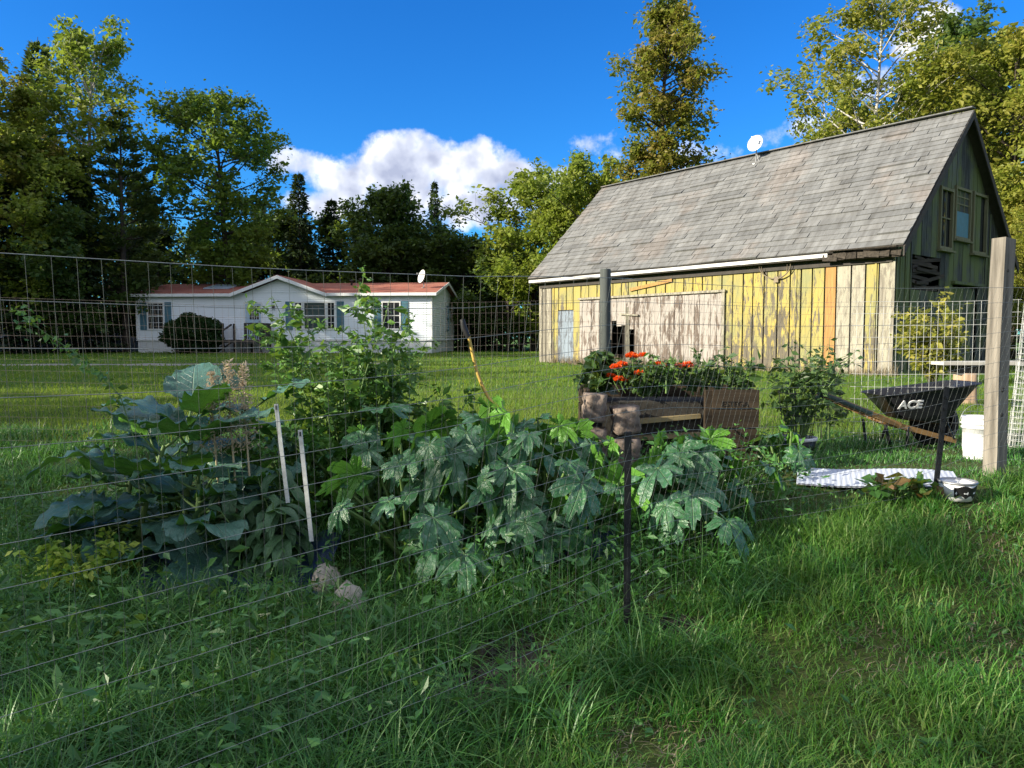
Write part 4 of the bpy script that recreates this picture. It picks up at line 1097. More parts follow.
while s < fl:
    zt = float(topz_at(s)); kk = np.linspace(0, 16, 17)
    lean = .0 + .52 * float(smooth(2.9, 4.1, s))
    z = zt - .1 * kk
    sh = lean * np.clip(z - .55, 0, 2) * (1 - .15 * np.clip(z - 1.2, 0, 1)) - .03 * (z - .8)
    sv = np.clip(s + sh, .3, fl)
    z = z + topz_at(sv) - zt
    sg = .03 * np.sin(sv * 1.7 + kk * .2) * np.minimum(1, kk / 5) + (vnoise(sv, kk * .15, .9, 30) - .5) * .05 * np.minimum(1, .3 + kk / 8) + .1 * smooth(fl - 1.1, fl, sv) * kk / 12
    bul = .02 * np.sin(sv * 2.3) + .05 * (kk / 16) ** 2 * np.sin(sv * 1.1 + 1)
    mb.tube(fence_pt(sv, z + sg, bul), .0005, 4, 1, cap=False)
    s += .0508
mb.build('wire_mesh', [M['galv'], M['darkwire']], near)
def stake(px, pt, pb, d, hw, off):
    b = P(px, pb, d); tpt = P(pt[0], pt[1], d); b[2] = gz(b[0], b[1]) - .25
    mb = MB(); mb.beam(b, tpt, .03, .006, up=(0, 1, 0)); mb.beam(b + (0, .014, 0), tpt + (0, .014, -.005), .006, .026, up=(0, 1, 0))
    k = .3
    while k < .98:
        q = b + (tpt - b) * k; mb.box(q + (0, -.008, 0), (.014, .014, .012)); k += .07
    o = mb.build('stake', M['stake'], near); return o
stake(627, (628, 432), 640, 3.16, .5, 0)
stake(931, (947, 387), 515, 4.36, .5, 0)
cp = np.array((3.125, 4.79)); cz = float(gz(*cp))
top = P(1000, 238, 4.79)[2]
mb = MB(); a = R(21.7); w2 = .047
pts = []
for i in range(5):
    z = cz - .3 + (top - cz + .3) * i / 4; dx = .006 * math.sin(i * 2.); 
    pts.append([(dx + w2 * (sx * math.cos(a) - sy * math.sin(a)), w2 * (sx * math.sin(a) + sy * math.cos(a)), z - (.012 * (sx > 0) if i == 4 else 0)) for sx, sy in ((-1, -1), (1, -1), (1, 1), (-1, 1))])
v = np.array(pts).reshape(-1, 3) + (cp[0], cp[1], 0); fc = [(0, 3, 2, 1), (16, 17, 18, 19)]
for i in range(4):
    for j in range(4): fc.append((i * 4 + j, i * 4 + (j + 1) % 4, i * 4 + 4 + (j + 1) % 4, i * 4 + 4 + j))
mb.add(v, fc); o = mb.build('corner_post', M['post'], near); o['label'] = 'thick grey square corner post'
nrm = np.array((-math.sin(a), 0, 0)); 
fdir = np.array((math.cos(a + math.pi), math.sin(a + math.pi), 0)); fdir2 = np.array((math.sin(a), -math.cos(a), 0))
for (fd, zz, r_) in ((fdir2, top - .21, .011), (fdir2, 1.02, .016), (fdir2, .86, .013)):
    mb = MB(); c = np.array((cp[0], cp[1], zz)) + fd * (w2 + .001); mb.lathe([(0, .002), (r_ * .6, .003), (r_, .0)], n=10)
    rot = np.array(Vector(fd).to_track_quat('Z', 'Y').to_matrix()); mb.v[0] = mb.v[0] @ rot.T + c + np.cross(fd, (0, 0, 1)) * .01
    kn = mb.build('knot_hole', M['darktrim'], o)

# fence on the far side of the garden
far_poly = np.array([(-6.5, 6.1), (-3, 6.4), (.86, 6.9), (2.4, 6.55), (4.05, 5.95)])
S2, P2 = resample(far_poly, 300); f2l = S2[-1]
far = thing('wire_fence', 'low wire fence along the far side of the garden with one slim dark post', 'fence', (0, 0, 0), 0, 'wire garden fences')
mb = MB(); mw = MB()
def far_pt(s, z): return np.stack((np.interp(s, S2, P2[:, 0]), np.interp(s, S2, P2[:, 1]), z), -1)
def far_top(s): return 1.66 + .03 * np.sin(s * 1.1) + .02 * smooth(8, 11, s)
s2 = np.linspace(0, f2l, 150); cut = np.interp(2.9, P2[:, 0], S2)
for k in range(13):
    z = far_top(s2) - .1 * k + (vnoise(s2, s2 * 0 + k * .2, .8, 31) - .5) * .03
    m1 = s2 <= cut; mb.tube(far_pt(s2[m1], z[m1]), .0009, 4, 0, cap=False); m1 = s2 >= cut - .05; mw.tube(far_pt(s2[m1], z[m1]), .0016, 4, 0, cap=False)
s = 0.
while s < f2l:
    kk = np.linspace(0, 12, 7); z = far_top(s) - .1 * kk; sv = np.clip(s - .09 * (z - .5) * (s < 4), 0, f2l)
    (mb if s < cut else mw).tube(far_pt(sv, z), .0007 if s < cut else .0014, 4, 0, cap=False); s += .0508
o = mb.build('wire_mesh', M['rustwire'], far); o2 = mw.build('wire_mesh', M['whitewire'], far); o2['label'] = 'bright sunlit stretch of wire mesh'  # sunlight on the right stretch is put into its paler wire colour
b = P(605, 338, 6.93); t2 = P(605.5, 269, 6.93)
mb = MB(); mb.lathe([(.054, -.3), (.053, 1.0), (.05, t2[2] - gz(b[0], b[1]) - .01), (.044, t2[2] - gz(b[0], b[1])), (0, t2[2] - gz(b[0], b[1]) + .004)], (b[0], b[1], float(gz(b[0], b[1]))), 12); mb.build('post', M['postdark'], far)
# leaning roll of wire at the end of that fence
wr = thing('wire_roll', 'pale roll of leftover wire mesh standing behind the corner post', 'wire roll', (4.1, 6.02, float(gz(4.1, 6.0))), 0)
mb = MB()
for k in range(26):
    z = .02 + k * .047; a = np.linspace(0, 6.283 * 2.2, 40); r = .045 + .012 * a / 6.28
    mb.tube(np.stack((r * np.cos(a + k) + .08 * z, r * np.sin(a + k), z + 0 * a), -1), .0016, 3, 0, cap=False)
for k in range(26):
    a = k * .53; r = .045 + .012 * a / 6.28; mb.tube([(r * math.cos(a), r * math.sin(a), .02), (r * math.cos(a) + .1, r * math.sin(a), 1.24)], .0016, 3, 0, cap=False)
mb.build('wire_mesh', M['whitewire'], wr)

# ------------------------------------------------------------------ garden plants
def blade_leaf(mb, p0, az, elev, L, Wd, curl, g, ruffle=.02, fold=.25, nu=15, nv=13, power=.75, twist=0., mat=0, tip=.0):
    """one big leaf: midrib bends down by curl, the margin ruffles"""
    u = np.linspace(0, 1, nu); v = np.linspace(-1, 1, nv)
    ang = elev - curl * u ** 1.3
    du = np.diff(u, prepend=0) * L
    r = np.cumsum(np.cos(ang) * du); z = np.cumsum(np.sin(ang) * du)
    wd = Wd / 2 * np.clip(np.sin(np.pi * np.clip(u * (.96 - tip) + .03, 0, 1) ** power), 0, 1) ** .72
    wd[0] = .004; wd[-1] = .004
    U, Vv = np.meshgrid(u, v, indexing='ij')
    ph = g.uniform(0, 6.28, 2); fr = g.uniform(4.5, 8)
    lift = np.abs(Vv) * fold * wd[:, None] + ruffle * np.abs(Vv) ** 2 * np.sin(fr * 6.28 * U * .6 + ph[0] + (Vv > 0) * 2.) * (wd[:, None] / (Wd / 2))
    puck = ruffle * .3 * np.sin(26 * U - 12 * np.abs(Vv)) * np.abs(Vv) ** .5
    lat = Vv * wd[:, None] * (1 - .12 * np.abs(lift) / (Wd * .25 + 1e-6))
    # normal of the midrib in its plane
    nr, nz = -np.sin(ang), np.cos(ang)
    X = r[:, None] + nr[:, None] * (lift + puck); Z = z[:, None] + nz[:, None] * (lift + puck)
    Yl = lat
    if twist:
        c, s_ = np.cos(twist * U), np.sin(twist * U); Yl, Z = Yl * c, Z + lat * s_
    ca, sa = math.cos(az), math.sin(az)
    V3 = np.stack((p0[0] + X * ca - Yl * sa, p0[1] + X * sa + Yl * ca, p0[2] + Z), -1)
    mb.grid(V3, mat, True, np.stack((U, Vv), -1), True)
def lobed_leaf(mb, c, nrm, az, Rr, g, lobes=7, droop=.35, mat=0, deep=.3):
    """palmate squash leaf with a notch at the stalk, pointed lobes and a toothed edge"""
    nth, nr = 72, 7
    th = np.linspace(-math.pi * .93, math.pi * .93, nth); q = np.linspace(0, 1, nr)
    lob = np.abs(np.cos(th * lobes / 2 * .98))
    Rth = Rr * (1 - deep + deep * lob ** .7) * (.62 + .62 * np.cos(th / 2) ** 2) * (1 + .1 * (np.abs((th * 13 / math.pi) % 1 - .5) * 4 - 1) + g.normal(0, .03, nth))
    Q, T = np.meshgrid(q, th, indexing='ij'); rr = Q * Rth[None]
    x = rr * np.cos(T) ; y = rr * np.sin(T) * .92
    ph = g.uniform(0, 6.28, 3)
    z = -droop * rr ** 2 / Rr + .05 * Rr * Q ** 2 * np.sin(5 * T + ph[0]) + .03 * Rr * Q * np.cos(lobes * T) * 1.6 + .025 * Rr * np.sin(9 * T + ph[1]) * Q ** 2
    z = z - .3 * np.maximum(x, 0) ** 2 / Rr + .16 * Rr * (1 - np.abs(np.cos(T * lobes / 2))) * Q - .1 * Rr * Q ** 3 * np.sin(T * 3 + ph[2])
    n = np.array(nrm, float); n /= np.linalg.norm(n)
    ax = np.array((math.cos(az), math.sin(az), 0)); ax = ax - n * ax.dot(n); ax /= np.linalg.norm(ax); ay = np.cross(n, ax)
    V3 = np.array(c) + x[..., None] * ax + y[..., None] * ay + z[..., None] * n
    # across-vein coordinate: distance to the nearest lobe axis
    k = np.round(T * lobes * .98 / (2 * math.pi)); ang = (T - k * 2 * math.pi / (lobes * .98))
    mb.grid(V3, mat, True, np.stack((Q, np.clip(ang * Q * 1.6, -1, 1)), -1), True)
def plant_at(px, d, dz=-.03):
    q = P(px, 338, d); return np.array((q[0], q[1], float(gz(q[0], q[1])) + dz))

def kale(px, d, H, n, seed, label, Lr=(.38, .6)):
    g = np.random.default_rng(seed); b = plant_at(px, d); o = thing('collard_plant', label, 'collard', b, 0, 'collards in the garden bed')
    S = MB(); K = MB(); st = curve_pts((0, 0, 0), (g.normal(0, .1), g.normal(0, .1), 1), H * .8, 6, g, .2, .12); S.tube(st, np.linspace(.022, .012, 7), 7)
    for i in range(n):
        t = .12 + .88 * (i + .5) / n; p0 = np.array([np.interp(t, np.linspace(0, 1, 7), st[:, k]) for k in range(3)])
        az = i * 2.4 + g.normal(0, .35); L = g.uniform(*Lr) * (1 - .25 * t); e = -.2 + 1.0 * t ** 1.3 + g.normal(0, .15)
        pl = L * .42; d_ = np.array((math.cos(az) * math.cos(e), math.sin(az) * math.cos(e), math.sin(e)))
        p1 = p0 + d_ * pl; S.tube([p0, p0 + d_ * pl * .5 + (0, 0, -.01), p1 + d_ * .04], [.009, .007, .005], 5)
        blade_leaf(K, p1, az + g.normal(0, .15), e + .1, L, L * g.uniform(.68, .9), g.uniform(.3, 1.3), g, .022, .1, nu=18, twist=g.normal(0, .3))
    S.build('stem', M['stem'], o); K.build('foliage', M['kale'], o); return o
kale(180, 4.3, 1.05, 20, 201, 'tallest blue green collard at the middle of the left bed')
kale(130, 4.2, .9, 17, 202, 'spreading collard at the left end of the bed')
kale(238, 4.55, 1.1, 15, 203, 'collard just right of the tallest one behind the dry seed stalks', (.26, .42))
kale(185, 3.98, .7, 14, 204, 'low dark collard in front of the tallest one', (.32, .48))
kale(112, 4.35, .65, 10, 205, 'small collard with drooping leaves at the left bed corner', (.26, .38))
kale(250, 4.2, .55, 11, 206, 'low collard between the dry stalks and the white stakes', (.25, .38))

def squash(px, d, n, seed, label, rise=(.3, .62), Rr=(.13, .21), spread=.55):
    g = np.random.default_rng(seed); b = plant_at(px, d); o = thing('squash_plant', label, 'squash', b, 0, 'squash plants in the garden')
    S = MB(); K = MB()
    n = int(n * 1.5)
    for i in range(n):
        az = i * 2.4 + g.normal(0, .4); f_ = ((i + .6) / n) ** .6; out = spread * f_ * g.uniform(.6, 1.15); h = .05 + g.uniform(*rise) * (1.08 - .42 * f_)
        c = np.array((math.cos(az) * out, math.sin(az) * out, h)); p0 = np.array((math.cos(az) * .05, math.sin(az) * .05, .03))
        m = (p0 + c) / 2 + (0, 0, .12 * h); S.tube([p0, m, c], [.011, .009, .007], 6)
        R_ = g.uniform(Rr[0] * .55, Rr[1] * .98); tilt = .12 + .68 * f_ + g.normal(0, .28)
        n_ = np.array((math.cos(az) * math.sin(tilt), math.sin(az) * math.sin(tilt), math.cos(tilt)))
        if i % 4 == 1 and h > .3:     # young leaves still held upright, cupped toward the light
            c = c * (.8, .8, 1.12); n_ = np.array((math.cos(az) * .5 + g.normal(0, .3), .75 + g.normal(0, .3), .35)); az = math.atan2(.2, math.cos(az))
        lobed_leaf(K, c, n_, az + g.normal(0, .3), R_, g, droop=g.uniform(.05, .42), deep=g.uniform(.4, .68))
    S.build('stem', M['stem'], o); K.build('foliage', M['squash'], o); return o
squash(412, 4.0, 15, 211, 'squash plant left of the garden centre with a big pale leaf', (.35, .62))
squash(472, 4.25, 17, 212, 'squash plant in the centre with upright bright green leaves', (.45, .85))
squash(535, 4.05, 16, 213, 'dark lobed squash plant left of the near dark stake', (.35, .66))
squash(560, 4.55, 14, 214, 'squash plant just before the stone end of the planter', (.35, .62), (.14, .2))
squash(438, 3.95, 11, 215, 'low squash plant nearest the fence left of centre', (.12, .3), spread=.42)
squash(545, 3.95, 11, 216, 'low squash plant spilling toward the near stake', (.15, .34), spread=.42)
squash(695, 4.2, 18, 217, 'silvery squash plant right of the near stake before the planter', (.24, .5), (.13, .19), .4)
squash(690, 3.98, 10, 218, 'low silvery squash plant at the fence right of the near stake', (.14, .34), (.12, .18), .38)
squash(372, 4.6, 12, 219, 'squash plant behind the white stakes under the tall shrub', (.4, .75), (.12, .19))
squash(785, 5.15, 5, 220, 'bright green squash plant left of the white panel', (.1, .26), (.12, .18), .35)

def leafy(px, d, H, spread, nst, nleaf, leaf, seed, name, label, cat, mat, smat='stem', lean=.25, b=None, group=None, aspect=.55, sub=4, up=.8, zmin=.01):
    g = np.random.default_rng(seed); b = plant_at(px, d) if b is None else np.array(b); o = thing(name, label, cat, b, 0, group)
    S = MB(); pts = []
    for i in range(nst):
        az = g.uniform(0, 6.28); e = g.uniform(.1, 1.) ** .7 * lean * 2
        st = curve_pts((math.cos(az) * .04, math.sin(az) * .04, 0), (math.cos(az) * e, math.sin(az) * e, 1), H * g.uniform(.6, 1.05), 8, g, .15, .2)
        st[:, :2] = np.clip(st[:, :2], -spread, spread); S.tube(st, np.linspace(.008, .002, 9), 5, 0, cap=False)
        for j in range(sub + 4):
            q = g.uniform(.2, 1); p0 = np.array([np.interp(q, np.linspace(0, 1, 9), st[:, k]) for k in range(3)])
            a2 = g.uniform(0, 6.28); br = curve_pts(p0, (math.cos(a2), math.sin(a2), .5), H * .2 * g.uniform(.5, 1.3), 4, g, .1, .25)
            S.tube(br, np.linspace(.003, .0012, 5), 3, 0, cap=False); pts.append(br)
        pts.append(st[4:]);
    segs = np.concatenate([np.stack((p_[:-1], p_[1:]), 1) for p_ in pts]); k = g.integers(0, len(segs), nleaf); t_ = g.random((nleaf, 1))
    c = segs[k, 0] * (1 - t_) + segs[k, 1] * t_ + g.normal(0, leaf * .25, (nleaf, 3))
    c = c[c[:, 2] > zmin + .1 * np.sin(c[:, 0] * 30) * (zmin > .05)]
    K = MB(); V, f = leaf_quads(c, leaf, seed + 3, aspect, up, .25); K.add(V, f); S.build('stem', M[smat], o); K.build('foliage', M[mat], o); return o
leafy(345, 4.95, 1.45, .55, 26, 6500, .05, 231, 'leafy_shrub', 'tall bright green leafy shrub standing in front of the house gable', 'shrub', 'tomato', lean=.2)
leafy(425, 5.1, .7, .5, 14, 1700, .055, 232, 'leafy_shrub', 'lower leafy shrub right of the tall one in front of the right house window', 'shrub', 'tomato', lean=.3)
leafy(300, 4.7, .8, .4, 12, 1500, .05, 233, 'leafy_shrub', 'thin leafy shrub left of the tall one above the white stakes', 'shrub', 'tomato', lean=.3)
leafy(78, 3.75, .36, .4, 16, 900, .05, 234, 'yellow_weed', 'yellow green leafy weed catching the light at the lower left', 'weed', 'lime', lean=.4)
leafy(222, 4.0, .4, .2, 8, 420, .025, 235, 'feathery_herb', 'small feathery herb left of the drooping leaved plant', 'herb', 'weed', lean=.2)
# thin sprig leaning across the fence at the left
g = np.random.default_rng(240); b0 = plant_at(128, 3.9); o = thing('vine_sprig', 'thin leaning sprig with few leaves rising at the far left of the bed', 'sprig', b0)
e0 = P(14, 308, 3.6) - b0; e1 = P(120, 395, 3.8) - b0
st = np.array([e1 * .5 + (.1, 0, 0), e1 * .8 + (.05, 0, 0), e1, e1 * .6 + e0 * .4 + (0, 0, .03), e1 * .25 + e0 * .75, e0]); S = MB(); S.tube(st, np.linspace(.0035, .0015, 6), 5); S.build('stem', M['stem'], o)
t_ = g.uniform(1.6, 5, 130); c = np.stack([np.interp(t_, np.arange(6), st[:, k]) for k in range(3)], -1) + g.normal(0, .022, (130, 3)); K = MB(); V, f = leaf_quads(c, .035, 241, .6, .6, .3); K.add(V, f); K.build('foliage', M['weed'], o)

# drooping plant between the stakes
g = np.random.default_rng(250); b0 = plant_at(272, 3.88); o = thing('drooping_plant', 'pale plant with long drooping leaves around the two white stakes', 'plant', b0)
S = MB(); K = MB()
for i in range(11):
    az = g.uniform(0, 6.28); st = curve_pts((g.normal(0, .11), g.normal(0, .05), 0), (math.cos(az) * .25, math.sin(az) * .25, 1), g.uniform(.4, .72), 6, g, 0, .15); S.tube(st, np.linspace(.007, .003, 7), 5)
    for j in range(13):
        q = g.uniform(.25, 1.); p0 = np.array([np.interp(q, np.linspace(0, 1, 7), st[:, k]) for k in range(3)])
        blade_leaf(K, p0, g.uniform(0, 6.28), g.uniform(-.2, .6), g.uniform(.15, .25), g.uniform(.055, .09), g.uniform(1.2, 2.4), g, .004, .25, nu=8, nv=5, power=.7)
S.build('stem', M['stem'], o); K.build('foliage', M['bean'], o)
for k, (pt, pb, d, lab) in enumerate((((276, 404), (284, 470), 3.8, 'taller white garden stake standing among the collards'), ((300, 430), (311, 535), 3.6, 'leaning white garden stake with a hole near its top and a chipped foot'))):
    a = P(*pt, d); b = P(*pb, d); b = a + (b - a) * (1.5 if k == 0 else 1.06); o = thing('garden_stake', lab, 'stake', (b[0], b[1], float(gz(b[0], b[1]))), 0, 'white garden stakes')
    mb = MB(); q = np.array(o.location); mb.beam(b - q, a - q, .02, .007, up=(0, 1, 0)); mb.build('shaft', M['whitestake'], o)
    mb = MB(); hd = (a - q) * .965 + (b - q) * .035; mb.box(hd + (0, -.0045, 0), (.007, .002, .022)); mb.build('hole', M['black'], o)
# dry seed stalks
g = np.random.default_rng(260)
for k, px in enumerate((211, 228, 243)):
    b0 = plant_at(px + 4, 4.18); tp = P(px, (378, 368, 372)[k], 4.18); o = thing('seed_stalk', ('left', 'tallest middle', 'right')[k] + ' dry tan seed stalk of the three among the collards' , 'stalk', b0, 0, 'dry seed stalks'); h = tp - b0
    S = MB(); st = np.array([(0, 0, 0), h * .4 + (.012, 0, 0), h * .75, h]); S.tube(st, [.008, .007, .005, .002], 6); S.build('stem', M['straw'], o)
    n = 700; t_ = g.uniform(.6, 1.03, n); c = h[None] * t_[:, None] + g.normal(0, 1, (n, 3)) * ((1.08 - t_) * .07 + .008)[:, None] * (1, 1, .4)
    K = MB(); V, f = leaf_quads(c, .02, 261 + k, .4, 0, -.6); K.add(V, f); K.build('seed_head', M['seed'], o)
# rocks and plastic sheet
def rock(px, py, d, sx, sy, sz, seed, label):
    q = P(px, py, d); z0 = float(gz(q[0], q[1])); o_ = MB(); g = np.random.default_rng(seed)
    th, ph = np.meshgrid(np.linspace(0, 2 * math.pi, 26), np.linspace(-1.5, 1.57, 14)); d3 = np.stack((np.cos(th) * np.cos(ph), np.sin(th) * np.cos(ph), np.sin(ph)), -1)
    w3 = g.normal(0, 1, (7, 3)); r = 1 - .0 * th
    for w_ in w3: w_ /= np.linalg.norm(w_); r = np.minimum(r, .82 / np.maximum(.25, d3 @ w_))
    r = r * (1 + .28 * (vnoise(th * 2, ph * 2, .6, 40) - .5) + .1 * (vnoise(th * 5, ph * 5, .6, 41) - .5)); r[:, -1] = r[:, 0]
    o_.grid(d3 * r[..., None] * (sx, sy, sz)); m = o_.build('rock', M['stone'], None); m.location = (q[0], q[1], max(z0, q[2]) if False else z0 + sz * .45); m.rotation_euler = (0, 0, g.uniform(0, 3)); return tag(m, label, 'rock', 'rocks at the bed edge')
q = G(326, 578); rock(326, 578, 3.72, .08, .07, .11, 71, 'upright pale rock at the bed edge in the long grass')
rock(347, 603, 3.42, .085, .07, .13, 72, 'small pale rock half hidden in grass below the upright rock')
g = np.random.default_rng(73)
U, Vv = np.meshgrid(np.linspace(-1, 1, 40), np.linspace(0, 1, 24)); c0 = plant_at(255, 3.85)
xx = c0[0] - .14 + U * .5; yy = c0[1] - .34 + Vv * .75; zz = gz(xx, yy) + .05 + .06 * smooth(0, .8, Vv) + .03 * (vnoise(U * 2, Vv * 1.5, .35, 44) - .4) + .012 * np.sin(U * 21 + 4 * Vv)
mb = MB(); mb.grid(np.stack((xx, yy, zz), -1)); tag(mb.build('plastic_sheet', M['mulch']), 'dark blue plastic mulch sheet below the collards', 'plastic sheet')
xx = .35 + U * .22; yy = 3.75 + Vv * .3; zz = gz(xx, yy) + .05 + .05 * Vv + .01 * np.sin(U * 17)
mb = MB(); mb.grid(np.stack((xx, yy, zz), -1)); tag(mb.build('plastic_sheet', M['mulch']), 'small dark plastic sheet under the squash beside the near stake', 'plastic sheet')
# bent yellow pole
pp = np.array([P(468, 333, 5.5), P(472, 352, 5.5), P(478, 376, 5.48), P(486, 394, 5.45), P(497, 410, 5.4), P(503, 470, 5.3)]); pp[-1, 2] = gz(pp[-1, 0], pp[-1, 1]) - .05
o = thing('bent_pole', 'bent yellow pole with a black tip sticking up behind the squash', 'pole', (pp[-1, 0], pp[-1, 1], float(gz(pp[-1, 0], pp[-1, 1])))); q = np.array(o.location)
tt = np.linspace(0, 5, 30); sp_ = np.stack([np.interp(tt, np.arange(6), pp[:, k]) for k in range(3)], -1)
for _ in range(6): s3 = sp_.copy(); s3[1:-1] = (sp_[:-2] + 2 * sp_[1:-1] + sp_[2:]) / 4; sp_ = s3
mb = MB(); mb.tube(sp_ - q, .0125, 8); mb.build('shaft', M['hose'], o); mb = MB(); mb.tube([sp_[0] - q + (.002, 0, -.03), sp_[0] - q + (-.03, 0, .04), sp_[0] - q + (-.042, 0, .1)], [.02, .024, .018], 8); mb.build('grip', M['black'], o)

# ------------------------------------------------------------------ raised planter
PX0, PX1, PY0, PY1 = .53, 1.755, 5.3, 5.92; pz = float(gz(1.2, 5.5)) - .03; ptop = P(700, 389, 5.3)[2]
pl = thing('planter', 'raised wooden planter box of dark crates with soil on top', 'planter', ((PX0 + PX1) / 2, PY0, pz)); hx = (PX1 - PX0) / 2; ph_ = ptop - pz
mb = MB(); nb = 4; bh = ph_ / nb
for k in range(nb):
    z = bh * (k + .5)
    mb.box((hx - .16, 0 , z), (.33, .03, bh - .012)); mb.box((hx - .0145, .33, z), (.028, .6, bh - .012)); mb.box((0, .62, z), (2 * hx, .03, bh - .012)); mb.box((-hx + .015, .33, z), (.03, .56, bh - .012))
mb.box((hx - .35, .02, ph_ / 2 - .01), (.05, .05, ph_)); o = mb.build('crate_boards', M['crate'], pl); o['label'] = 'dark crate end with faded stencilled print'
mb = MB(); mb.beam((hx - .86, .03, ph_ - .235), (hx - .4, .1, ph_ - .2), .03, .1, up=(0, 1, 0)); mb.beam((hx - .9, .05, ph_ - .36), (hx - .4, .06, ph_ - .33), .03, .1, up=(0, 1, 0)); mb.build('front_board', M['cratelight'], pl)
mb = MB(); mb.box((-.02, .33, ph_ / 2 - .05), (2 * hx - .12, .5, ph_ - .1)); mb.build('soil', M['soil'], pl)
def text_mesh(name, body, size, mat, loc, rot, parent, extrude=.002, bold=0.):
    cu = bpy.data.curves.new(name, 'FONT'); cu.body = body; cu.size = size; cu.extrude = extrude; cu.offset = bold; cu.align_x = 'CENTER'
    t_ = bpy.data.objects.new(name + '_c', cu); col.objects.link(t_); dg = bpy.context.evaluated_depsgraph_get(); me = bpy.data.meshes.new_from_object(t_.evaluated_get(dg)); bpy.data.objects.remove(t_); bpy.data.curves.remove(cu)
    o_ = bpy.data.objects.new(name, me); col.objects.link(o_); me.materials.clear(); me.materials.append(M[mat]); o_.location = loc; o_.rotation_euler = rot; o_.parent = parent; return o_
text_mesh('lettering', 'ESTEGA', .055, 'crateprint', (hx - .17, -.017, ph_ - .125), (R(90), 0, 0), pl)
# split log blocks stacked at its left end
def block(name, label, c, s_, seed):
    g = np.random.default_rng(seed); mb = MB(); n = 11
    U, Vv = np.meshgrid(np.linspace(0, 2 * math.pi, 24), np.linspace(0, 1, n)); 
    sq = 1 / np.maximum(np.abs(np.cos(U)), np.abs(np.sin(U))) ; sq = np.minimum(sq, 1.3)
    r = sq * (1 + .3 * (vnoise(U * 1.5, Vv * 3 + seed, .4, 60) - .5) + .12 * (vnoise(U * 4, Vv * 9 + seed, .4, 61) - .5)); r[:, -1] = r[:, 0]
    cap = np.minimum(1, np.minimum(Vv, 1 - Vv) * 9 + .75); cap[0] = .02; cap[-1] = .02
    zz = (Vv - .5) * s_[2]; zz[0] = zz[1]; zz[-1] = zz[-2]
    mb.grid(np.stack((np.cos(U) * r * cap * s_[0] / 2, np.sin(U) * r * cap * s_[1] / 2, zz), -1), 0, True)
    o = mb.build(name, M['block'], None); o.location = c; o.rotation_euler = (g.normal(0, .04), g.normal(0, .04), g.normal(0, .1)); return tag(o, label, 'block', 'rough blocks at the planter end')
b0 = pz
block('rough_block', 'topmost rough pale block at the left end of the planter', (.575, 5.17, ptop - .12), (.15, .18, .24), 1)
block('rough_block', 'rough block below the topmost one at the left planter end', (.58, 5.17, ptop - .37), (.16, .18, .26), 2)
block('rough_block', 'upper rough block beside the dark gap in the planter front', (.79, 5.16, ptop - .2), (.18, .18, .22), 3)
block('rough_block', 'lower rough block behind the top of the near stake', (.79, 5.16, ptop - .43), (.185, .18, .24), 4)
# what grows in it
leafy(0, 0, .3, .3, 12, 360, .085, 301, 'broadleaf_herb', 'broad leaved herb at the left end of the planter', 'herb', 'pepper', b=(.62, 5.6, ptop - .06), lean=.3, aspect=.7)
leafy(0, 0, .22, .5, 16, 620, .045, 302, 'marigold_foliage', 'marigold foliage mat along the middle of the planter', 'foliage', 'pepper', b=(.98, 5.5, ptop - .06), lean=.5) if False else None
mg = np.random.default_rng(303)
mo = leafy(0, 0, .3, .42, 26, 1700, .045, 302, 'marigold_plant', 'flowering marigold with orange heads in the middle of the planter', 'marigold', 'pepper', b=(.98, 5.46, ptop - .06), lean=.55)
for (px, py, r_) in ((632, 357, 10), (644, 356, 8), (616, 368, 9), (622, 365, 8), (640, 374, 9), (611, 376, 7), (619, 380, 9), (629, 381, 8), (660, 366, 10), (676, 367, 9), (686, 366, 11), (652, 368, 7)):
    c = P(px, py, 5.36 + mg.uniform(0, .12)) - np.array(mo.location); rr = r_ * 5.4 / 745 * .76
    K = MB(); n = 85
    d3 = mg.normal(0, 1, (n, 3)); d3[:, 2] = np.abs(d3[:, 2]) * .8; d3 /= np.linalg.norm(d3, axis=1)[:, None]
    a = d3.copy(); b = np.cross(a, mg.normal(0, 1, (n, 3))); b /= np.linalg.norm(b, axis=1)[:, None]; s_ = rr * mg.uniform(.75, 1.1, n)[:, None]
    V = np.stack((c + a * s_ * .15, c + a * s_ * .8 + b * s_ * .3, c + a * s_ * 1. + (0, 0, .0), c + a * s_ * .8 - b * s_ * .3), 1) * 1.
    V[..., 2] = c[2] + (V[..., 2] - c[2]) * .7; K.add(V.reshape(-1, 3), np.arange(n)[:, None] * 4 + np.arange(4)[None]); K.build('flower', M['flower'], mo)
    S = MB(); S.tube([c * (.75, .75, .2), c], [.003, .003], 4); S.build('flower_stem', M['stem'], mo)
for k, (x, y, h, lab) in enumerate(((1.38, 5.5, .3, 'left pepper seedling of the row at the right end of the planter'), (1.52, 5.62, .36, 'middle pepper seedling of the row at the right end of the planter'), (1.66, 5.48, .3, 'right pepper seedling over the stencilled crate end'))):
    leafy(0, 0, h, .16, 7, 130, .06, 310 + k, 'pepper_plant', lab, 'pepper plant', 'pepper', b=(x, y, ptop - .06), lean=.25, group='pepper plants in the planter')
leafy(0, 0, .32, .06, 3, 240, .028, 320, 'flower_spike', 'tall thin pale green flower spike beside the marigolds', 'plant', 'tomato', b=(1.08, 5.32, ptop - .03), lean=.06)

